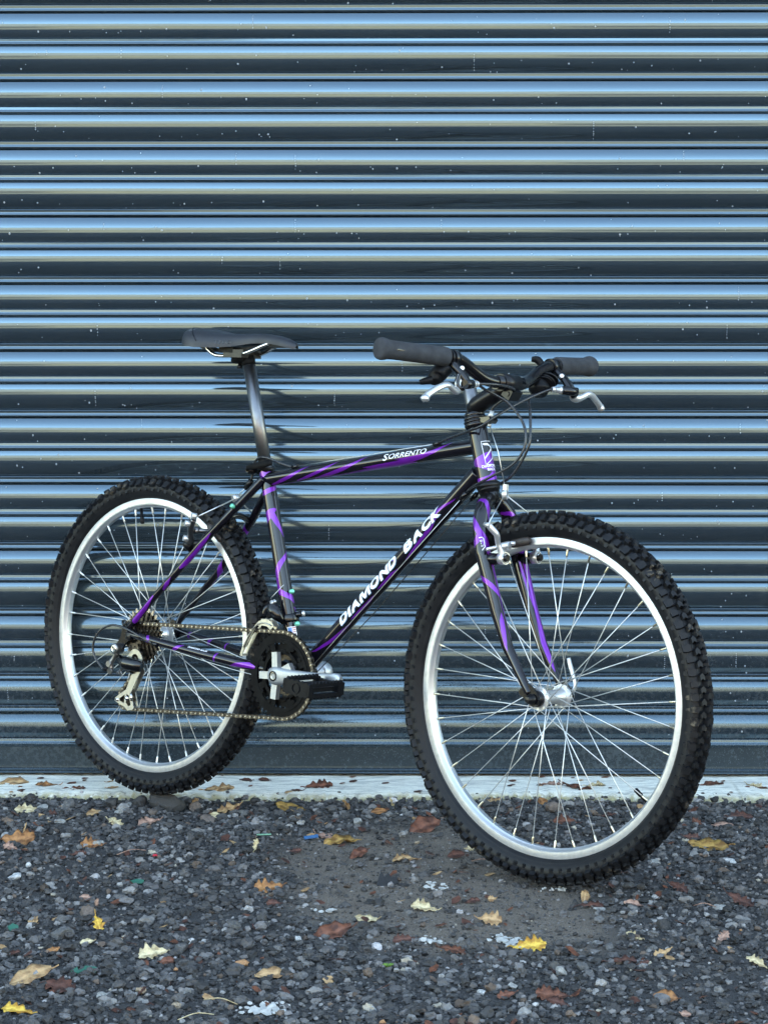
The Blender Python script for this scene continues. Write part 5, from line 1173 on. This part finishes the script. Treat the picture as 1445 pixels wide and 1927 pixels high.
LEAVES=[
(-0.853, -0.091, 0.0648, 'oval', 'tan', 5, 0.5, 'k', 'long pale tan curled leaf at the foot of the shutter, leftmost on the kerb'),
(-0.777, -0.112, 0.053, 'oak', 'orange', -4, 0.6, 'k', 'orange brown crinkled leaf lying on the kerb before the rear tyre'),
(-0.711, -0.15, 0.0457, 'oak', 'rust', 3, 0.8, 'k', 'thin red brown curled leaf at the front edge of the pale kerb'),
(-0.646, -0.078, 0.0209, 'oval', 'tan', 20, 0.3, 'k', 'small tan leaf tucked behind the rear tyre on the kerb'),
(-0.631, -0.139, 0.0275, 'oval', 'tan', 10, 0.4, 'k', 'tan leaf scrap touching the rear tyre beside the kerb edge'),
(-0.401, -0.153, 0.0685, 'oak', 'tan', 9, 0.7, 'k', 'light brown leaf rising to one side on the kerb behind the crank'),
(-0.35, -0.058, 0.0303, 'oval', 'dark', -3, 0.4, 'k', 'brown leaf pressed against the bottom rail of the shutter below the pedals'),
(-0.234, -0.168, 0.0341, 'oval', 'dark', 8, 0.5, 'k', 'dark brown leaf bundle on the kerb under the down tube'),
(-0.187, -0.124, 0.062, 'oak', 'rust', 6, 0.8, 'k', 'brown shrivelled leaf with lifted tip on the kerb between the wheels'),
(-0.31, -0.058, 0.0279, 'oval', 'dark', -8, 0.3, 'k', 'small dull leaf against the shutter rail below the chainring'),
(0.319, -0.097, 0.0484, 'oak', 'pink', -5, 0.7, 'k', 'pinkish brown leaf on the kerb seen through the front wheel spokes'),
(0.369, -0.129, 0.071, 'oak', 'rust', -12, 1.0, 'k', 'deep red brown oak leaf on the kerb behind the front spokes'),
(0.411, -0.107, 0.046, 'oak', 'cream', 4, 0.8, 'k', 'cream yellow leaf next to the deep red brown leaf on the kerb'),
(0.662, -0.094, 0.0507, 'oak', 'rust', 6, 1.1, 'k', 'red orange pointed leaf on the kerb just past the front tyre'),
(0.755, -0.109, 0.0414, 'oak', 'cream', -15, 1.0, 'k', 'pale cream curled leaf on the kerb far past the front tyre'),
(0.772, -0.131, 0.0297, 'oval', 'rust', -6, 0.4, 'k', 'red brown leaf half under the pale cream leaf on the kerb'),
(0.289, -0.236, 0.0336, 'oval', 'orange', -35, 0.4, 'g', 'orange leaf leaning on the mossy kerb edge behind the front rim'),
(0.183, -0.221, 0.0449, 'oak', 'tan', -30, 0.9, 'g', 'tan oak leaf propped on the kerb edge inside the front wheel'),
(-0.785, -0.322, 0.0529, 'oak', 'cream', 2, 0.6, 'g', 'pale wavy oak leaf on the gravel below the kerb'),
(-0.731, -0.371, 0.0327, 'oak', 'dark', 10, 0.6, 'g', 'dark maroon leaf pressed into gravel near the pale wavy leaf'),
(-0.641, -0.356, 0.0372, 'oval', 'tan', 14, 0.5, 'g', 'tan leaf lying by the grey stones left of the rear tyre'),
(-0.444, -0.289, 0.0355, 'oak', 'tan', 55, 0.9, 'g', 'tan leaf standing on edge beside the rock under the rear tyre'),
(-0.583, -0.466, 0.049, 'oak', 'cream', -25, 1.0, 'g', 'pale oak leaf with spread lobes on gravel below the rear wheel'),
(-0.516, -0.456, 0.0449, 'oak', 'pink', 8, 0.8, 'g', 'grey brown oak leaf beside the pale spread leaf below the rear wheel'),
(-0.742, -0.6, 0.0352, 'oval', 'tan', 80, 0.3, 'g', 'narrow grey tan leaf standing upright in the gravel'),
(-0.745, -0.64, 0.0635, 'oak', 'orange', 4, 0.7, 'g', 'orange brown leaf lying behind the upright narrow leaf'),
(-0.751, -0.7, 0.0303, 'oak', 'pink', -6, 0.7, 'g', 'light pinkish leaf at the foot of the upright narrow leaf'),
(-0.599, -0.677, 0.0447, 'oak', 'orange', -6, 0.8, 'g', 'orange brown oak leaf by a pale flat stone below the rear wheel'),
(-0.612, -0.757, 0.0299, 'oak', 'dark', 5, 0.5, 'g', 'dark brown wet leaf under the orange brown oak leaf'),
(-0.367, -0.318, 0.0485, 'oak', 'tan', 6, 0.9, 'g', 'curled light brown leaf on gravel below the crank'),
(-0.39, -0.388, 0.0282, 'oval', 'cream', 4, 0.4, 'g', 'small ivory leaf on gravel below the curled light brown leaf'),
(-0.283, -0.729, 0.0321, 'oak', 'cream', 70, 0.9, 'g', 'cream leaf tilted upright where gravel meets bare dirt'),
(-0.126, -0.625, 0.0637, 'oval', 'gold', 6, 1.0, 'g', 'broad golden brown domed leaf on bare dirt between the wheels'),
(-0.156, -0.586, 0.0394, 'oak', 'pink', -5, 0.8, 'g', 'pale pink crinkled leaf behind the golden domed leaf'),
(-0.088, -0.727, 0.0421, 'oval', 'rust', 14, 0.9, 'g', 'orange red curled leaf on the dirt in front of the golden domed leaf'),
(-0.208, -0.708, 0.0242, 'oak', 'dark', 4, 0.5, 'g', 'dark red leaf scrap on the dirt beside the blue strip'),
(-0.001, -0.772, 0.0476, 'oak', 'tan', 6, 0.7, 'g', 'tan oak leaf lying flat on the dirt by the front tyre'),
(-0.028, -0.29, 0.031, 'oak', 'cream', -70, 0.9, 'g', 'beige leaf standing against the kerb left of the front tyre'),
(-0.056, -0.34, 0.035, 'oval', 'orange', 5, 0.4, 'g', 'narrow orange leaf on gravel below the beige standing leaf'),
(-0.24, -0.302, 0.0685, 'oval', 'gold', -14, 0.5, 'g', 'narrow golden leaf on gravel under the down tube'),
(-0.123, -0.296, 0.0288, 'oval', 'tan', -60, 0.9, 'g', 'curved tan leaf like a horn on gravel below the kerb'),
(0.039, -0.512, 0.0695, 'oval', 'rust', 12, 0.9, 'g', 'long dark brown curved leaf on the dirt near the front tyre'),
(0.122, -0.683, 0.0172, 'oak', 'cream', 10, 0.5, 'g', 'tiny cream leaf against the lower edge of the front tyre'),
(0.095, -0.746, 0.0339, 'oval', 'dark', 6, 0.4, 'g', 'brown wet leaf beside the tiny cream leaf at the front tyre'),
(0.321, -0.453, 0.0491, 'oak', 'rust', -5, 0.5, 'g', 'dark reddish flat leaf on gravel inside the front wheel'),
(0.418, -0.356, 0.0349, 'oak', 'dark', 8, 0.7, 'g', 'brown crumpled leaf on gravel near the valve of the front wheel'),
(0.576, -0.683, 0.0768, 'oval', 'gold', -6, 0.7, 'g', 'big golden brown leaf lying on gravel past the front tyre'),
(0.554, -0.615, 0.0349, 'oak', 'dark', -8, 0.6, 'g', 'dark maroon leaf behind the big golden brown leaf'),
(0.686, -0.383, 0.0477, 'oak', 'dark', -6, 0.5, 'g', 'dull brown leaf in gravel beyond the front tyre, below the kerb'),
(0.585, -0.46, 0.0277, 'oak', 'rust', -20, 0.5, 'g', 'red brown leaf next to the muddy side of the front tyre'),
(0.634, -0.483, 0.0402, 'oval', 'pink', 3, 0.4, 'g', 'dusty brown leaf in gravel behind the big golden brown leaf'),
(0.256, -0.644, 0.0225, 'oval', 'tan', 0, 0.4, 'g', 'small tan leaf just above the lower rim of the front wheel'),
(-0.508, -1.242, 0.0387, 'oak', 'yellow', -32, 0.7, 'g', 'vivid yellow oak leaf with orange lobes on dark gravel'),
(-0.528, -1.117, 0.0164, 'oval', 'pink', 80, 0.4, 'g', 'small brown leaf upright behind a grey stone and the vivid yellow leaf'),
(-0.616, -1.237, 0.0299, 'oak', 'tan', 40, 1.3, 'g', 'folded tan leaf standing like a tent on gravel'),
(-0.513, -1.342, 0.0239, 'oval', 'cream', 8, 0.7, 'g', 'small cream folded leaf in front of the vivid yellow oak leaf'),
(-0.559, -1.396, 0.0253, 'oval', 'orange', 14, 0.6, 'g', 'orange brown small leaf on gravel below the folded tan leaf'),
(-0.624, -1.411, 0.0352, 'oak', 'dark', 4, 0.5, 'g', 'dark maroon broken leaf on gravel at the picture edge'),
(-0.398, -1.412, 0.0486, 'oak', 'cream', 6, 0.7, 'g', 'large cream yellow three lobed leaf on gravel'),
(-0.406, -1.469, 0.0181, 'oval', 'rust', -30, 0.8, 'g', 'brown leaf scrap under the tip of the large cream yellow leaf'),
(-0.37, -1.449, 0.0265, 'oval', 'rust', 6, 0.7, 'g', 'red brown curled leaf at one side of the large cream yellow leaf'),
(-0.567, -1.553, 0.0691, 'oval', 'tan', 14, 0.5, 'g', 'large grey tan streaked leaf like bark on gravel'),
(-0.52, -1.595, 0.0619, 'oak', 'dark', -10, 0.8, 'g', 'large dark red brown leaf against the streaked bark like leaf'),
(-0.562, -1.697, 0.0477, 'oak', 'yellow', -4, 0.5, 'g', 'light yellow lobed leaf lying in the nearest gravel'),
(-0.556, -1.061, 0.0203, 'oval', 'pink', 0, 0.3, 'g', 'dull tan leaf flake on gravel behind the small grey stone'),
(-0.241, -1.005, 0.0505, 'oak', 'orange', 3, 0.8, 'g', 'bright orange wavy leaf at the edge of the bare dirt'),
(-0.226, -1.104, 0.0255, 'oak', 'dark', 0, 0.4, 'g', 'brown faded leaf below the bright orange wavy leaf'),
(-0.119, -1.283, 0.0642, 'oval', 'rust', 7, 0.9, 'g', 'long rust brown curled leaf on gravel in the middle'),
(-0.065, -1.183, 0.041, 'oval', 'cream', -10, 0.9, 'g', 'pale tan boat shaped leaf on gravel near the rust brown leaf'),
(0.032, -1.122, 0.0471, 'oak', 'cream', -6, 0.7, 'g', 'slim pale yellow leaf on the bare dirt'),
(-0.205, -1.517, 0.0503, 'oval', 'tan', 6, 0.6, 'g', 'flat tan leaf in the near gravel'),
(0.15, -1.058, 0.0147, 'oak', 'tan', 0, 0.6, 'g', 'tiny tan leaf on dirt below the front tyre'),
(0.141, -1.197, 0.0408, 'oak', 'tan', -8, 0.7, 'g', 'light brown leaf with darker end on dirt below the front tyre'),
(0.118, -1.073, 0.0239, 'oval', 'dark', 6, 0.8, 'g', 'small dark brown curled leaf on dirt beside the tiny tan leaf'),
(-0.002, -1.319, 0.0378, 'oak', 'dark', 0, 0.3, 'g', 'dark brown flattened leaf next to a white paint chip'),
(0.075, -1.375, 0.044, 'oak', 'rust', -12, 0.5, 'g', 'red brown crumpled leaf on gravel near the white paint chips'),
(0.199, -1.341, 0.0563, 'oak', 'yellow', 4, 0.5, 'g', 'bright yellow orange spiky leaf in front of the white patch'),
(0.312, -1.05, 0.0295, 'oval', 'tan', 35, 0.7, 'g', 'tan leaf with a long thin stalk below the front tyre'),
(0.321, -1.105, 0.04, 'oak', 'dark', -8, 0.5, 'g', 'brown flat leaf under the long stalked tan leaf'),
(0.389, -1.101, 0.031, 'oval', 'pink', -8, 0.6, 'g', 'peach pink leaf beside a pale flat stone'),
(0.371, -1.303, 0.0293, 'oak', 'cream', -20, 0.9, 'g', 'curled beige leaf on gravel right of the spiky yellow leaf'),
(0.405, -1.402, 0.0302, 'oak', 'tan', 12, 0.7, 'g', 'light tan leaf on gravel below the curled beige leaf'),
(0.338, -1.431, 0.0482, 'oak', 'dark', 5, 0.6, 'g', 'wide dark brown torn leaf on gravel'),
(0.369, -1.454, 0.0215, 'oak', 'dark', 12, 0.5, 'g', 'brown leaf scrap next to the wide dark brown torn leaf'),
(0.514, -1.308, 0.0293, 'oak', 'pink', 20, 0.6, 'g', 'mauve brown leaf in gravel toward the picture side'),
(0.546, -1.452, 0.0363, 'oak', 'cream', -20, 0.9, 'g', 'cream grey weathered leaf at the picture side'),
(0.384, -1.623, 0.0361, 'oval', 'orange', -5, 0.6, 'g', 'glossy orange brown narrow leaf in the near gravel'),
(0.217, -1.614, 0.0488, 'oak', 'rust', -6, 0.6, 'g', 'wide red brown leaf in the nearest gravel'),
(0.225, -1.65, 0.0327, 'oak', 'dark', -8, 0.4, 'g', 'dull brown leaf under the wide red brown leaf'),
(0.404, -1.702, 0.0153, 'oval', 'pink', 0, 0.5, 'g', 'small peach leaf in the nearest gravel'),
(0.149, -1.62, 0.0283, 'oak', 'rust', 4, 0.4, 'g', 'brick red leaf piece in the near gravel'),
(0.48, -0.998, 0.0393, 'oak', 'dark', -14, 0.6, 'g', 'brown leaf in gravel right of the front tyre bottom'),
(0.576, -1.082, 0.0512, 'oak', 'dark', -14, 0.5, 'g', 'dark red brown broken leaf in shaded gravel past the big golden leaf'),
]
for i,t_ in enumerate(LEAVES): leaf(*t_,seed=500+i)

# ------------------------------------------------------------------ bits of litter
def chip_mesh(name,cells,mat,x,y,label,cat,z=.004,rot=0,tilt=.1,th=.0012,seed=0,group=None):
    """ragged flat flake from an outline"""
    rg=random.Random(seed); mb=MB(); n=len(cells); P=[(a/1000+rg.uniform(-.0006,.0006),b/1000+rg.uniform(-.0006,.0006)) for a,b in cells]
    mb.add([(a,b,tilt*b+rg.uniform(0,.0012)) for a,b in P]+[(a,b,tilt*b-th) for a,b in P],[tuple(range(n)),tuple(range(2*n-1,n-1,-1))]+[(i,n+i,n+(i+1)%n,(i+1)%n) for i in range(n)])
    o=mb.build(name,mat); o.location=(x,y,float(gh(x,y))+z); o.rotation_euler=(0,0,rot); tag(o,label,cat,group); return o
def blob(rx,ry,k,seed,j=.35):
    rg=random.Random(seed); return [(rx*math.cos(2*PI*i/k)*rg.uniform(1-j,1+j),ry*math.sin(2*PI*i/k)*rg.uniform(1-j,1+j)) for i in range(k)]
M_WPAINT=simple('flaking white paint',(.46,.46,.44),.6,0,1.5,0,.35,120,.3); M_PBLUE=simple('blue plastic',(.02,.11,.25),.4,0,1.5,0,.2,80); M_PGREEN=simple('green plastic',(.014,.115,.08),.4,0,1.5,0,.3,60)
M_PRED=simple('red plastic',(.55,.03,.05),.4); M_TAR=simple('black roofing felt',(.012,.012,.013),.6,0,1.5,0,.3,90,.3); M_WEED=simple('weed green',(.10,.22,.03),.6)
def flakes(x,y,w,d,n,label,seed,big=.5):
    """crumbled paint: many thin ragged flakes in one patch"""
    rg=random.Random(seed); mb=MB()
    for i in range(n):
        a=rg.uniform(0,2*PI); q=rg.random()**.7; cx,cy=math.cos(a)*q*w/2,math.sin(a)*q*d/2; r=rg.uniform(.0016,.0052)*(1+big*(1-q)*1.6); k=rg.randint(5,8); tl=rg.uniform(-.35,.35); z=float(gh(x+cx,y+cy))-float(gh(x,y))+rg.uniform(.002,.006)
        P=[(r*math.cos(2*PI*j/k)*rg.uniform(.55,1.25),r*.8*math.sin(2*PI*j/k)*rg.uniform(.55,1.25)) for j in range(k)]
        mb.add([(cx+p,cy+u,z+tl*u+.25*u) for p,u in P]+[(cx+p,cy+u,z+tl*u+.25*u-.0007) for p,u in P],[tuple(range(k)),tuple(range(2*k-1,k-1,-1))]+[(j,k+j,k+(j+1)%k,(j+1)%k) for j in range(k)])
    o=mb.build('paint_flake',M_WPAINT); o.location=(x,y,float(gh(x,y))+.002); tag(o,label,'paint flake','white flakes')
flakes(.049,-.988,.062,.06,17,'bluish white peeled paint flakes on the dirt below the front wheel',1)
flakes(.041,-1.323,.050,.05,15,'white peeled paint flakes by the dark flattened leaf',2)
flakes(.162,-1.315,.058,.085,30,'broad white patch of crumbling paint behind the spiky yellow leaf',3,.8)
flakes(-.205,-1.690,.075,.075,34,'large white crumbling patch in the nearest gravel',4,.9)
flakes(.640,-1.62,.03,.03,9,'small white flakes in the nearest gravel beyond the cream grey leaf',5)
flakes(-.135,-1.125,.06,.014,10,'thin whitish row of flakes across the edge of the dirt',6)
# crumbled leaf bits, nobody could count them
for nm_,seed_ in (('rust',41),('tan',42),('dark',43)):
    rg_=random.Random(seed_); mb=MB()
    for i in range(230 if nm_!='tan' else 90):
        x_=rg_.uniform(-1.05,1.05); y_=rg_.uniform(-1.95,-.21); z_=float(gh(x_,y_))+rg_.uniform(.002,.008); r_=rg_.uniform(.0022,.0075); k=rg_.randint(5,8); r_*=1.15; t1,t2=rg_.uniform(-.7,.7),rg_.uniform(-.2,.6)
        if rg_.random()<.12: y_=rg_.uniform(-.185,-.01); z_=-.0012; t1=t2=0.1
        P=[(r_*1.3*math.cos(2*PI*j/k)*rg_.uniform(.5,1.3),r_*math.sin(2*PI*j/k)*rg_.uniform(.5,1.3)) for j in range(k)]
        b=mb.add([(x_+p,y_+u,z_+t1*p+t2*u) for p,u in P]+[(x_+p,y_+u,z_+t1*p+t2*u-.0005) for p,u in P],[tuple(range(k)),tuple(range(2*k-1,k-1,-1))]+[(j,k+j,k+(j+1)%k,(j+1)%k) for j in range(k)])
    tag(mb.build('leaf_litter',LM_[nm_]),kind='stuff')
mb=MB(); rg_=random.Random(9)
for i in range(26):
    r_=rg_.uniform(.0012,.0034); c_=Vector((rg_.gauss(0,.014),rg_.gauss(0,.010),.002)); mb.add([tuple(Vector(p)*r_+c_) for p in IV],[tuple(f_) for f_ in IF],True)
o=mb.build('plaster_crumbs',M_WPAINT); o.location=(.265,-.982,float(gh(.265,-.982))+.002); tag(o,'white plaster crumbs scattered on the dirt under the front tyre','crumbs',None,'stuff')
chip_mesh('plastic_strip',[(-14,-5),(14,0),(14,7),(-13,2)],M_PBLUE,-.183,-.612,'blue plastic strip on the dirt behind the golden domed leaf','plastic scrap',.008,.1,.5,seed=7,group='plastic scraps')
chip_mesh('plastic_strip',[(-20,-2),(-11,5),(-8,0),(-3,3),(0,9),(19,5),(18,-4),(4,0),(-8,-5)],M_PGREEN,-.491,-1.516,'green plastic strip with torn end in the near gravel','plastic scrap',.008,0,.5,seed=8,group='plastic scraps')
chip_mesh('plastic_shard',[(-10,4),(-2,9),(8,5),(9,-4),(-4,-5)],M_PGREEN,-.643,-1.273,'teal green shard near the folded tan leaf','plastic scrap',.008,0,.6,seed=9,group='plastic scraps')
chip_mesh('plastic_shard',[(-12,2),(0,6),(12,2),(10,-4),(-4,-5)],M_PGREEN,-.478,-.960,'small green oval scrap at the back of the middle gravel','plastic scrap',.006,0,.4,seed=10,group='plastic scraps')
chip_mesh('plastic_shard',[(-4,-2),(4,0),(4,3),(-3,3)],M_PRED,-.468,-.768,'tiny red plastic crumb in the gravel under the rear wheel','plastic scrap',.006,0,.4,seed=11,group='plastic scraps')
chip_mesh('felt_scrap',[(-20,-8),(0,-12),(18,-4),(16,8),(6,6),(0,16),(-6,8),(-12,18),(-16,8)],M_TAR,-.031,-.944,'black curled felt scrap on the dirt in the middle','felt scrap',.006,0,.7,seed=12)
chip_mesh('plastic_strip',[(-14,-1.5),(14,-.5),(14,2),(-14,1.5)],simple('pale green string',(.16,.38,.26),.5),-.275,-.60,'thin pale green strip lying on the gravel by the dark red scrap','plastic scrap',.006,0,.3,seed=13,group='plastic scraps')
chip_mesh('plastic_strip',[(-12,-2),(12,-3),(12,2),(-12,3)],M_WPAINT,-.283,-.475,'thin white strip lying on the gravel below the chainring','plastic scrap',.007,-.2,.3,seed=14,group='plastic scraps')
for k,(x,y,lb) in enumerate(((-.300,-1.725,'bent pale twig in the nearest gravel'),(-.27,-1.66,'thin straw beside the bent pale twig'),(-.515,-.745,'tan twig in the gravel under the rear wheel'),(.145,-.80,'thin brown twig on the dirt beside the front tyre'),(.51,-1.12,'grey twig at the picture side in shaded gravel'))):
    rg_=random.Random(k); mb=MB(); a=rg_.uniform(-.6,.6); L_=rg_.uniform(.018,.030)
    mb.tube(cr([(-L_*math.cos(a),-L_*math.sin(a),.001),(0,.004,.006),(L_*math.cos(a),L_*math.sin(a),.002)],5),.0008,6); o=mb.build('twig',LM_['cream' if k<2 else 'pink']); o.location=(x,y,float(gh(x,y))+.005); tag(o,lb,'twig','twigs')
mb=MB()
for i in range(9):
    a=i*2.4; mb.tube([(0,0,0),(.004*math.cos(a),.004*math.sin(a),.006),(.009*math.cos(a),.009*math.sin(a),.007)],[.0006,.0016,.0004],5,flat=.4)
o=mb.build('weed',M_WEED); o.location=(-.027,-1.47,float(gh(-.027,-1.47))+.002); tag(o,'tiny green weed seedling in the near gravel','weed')
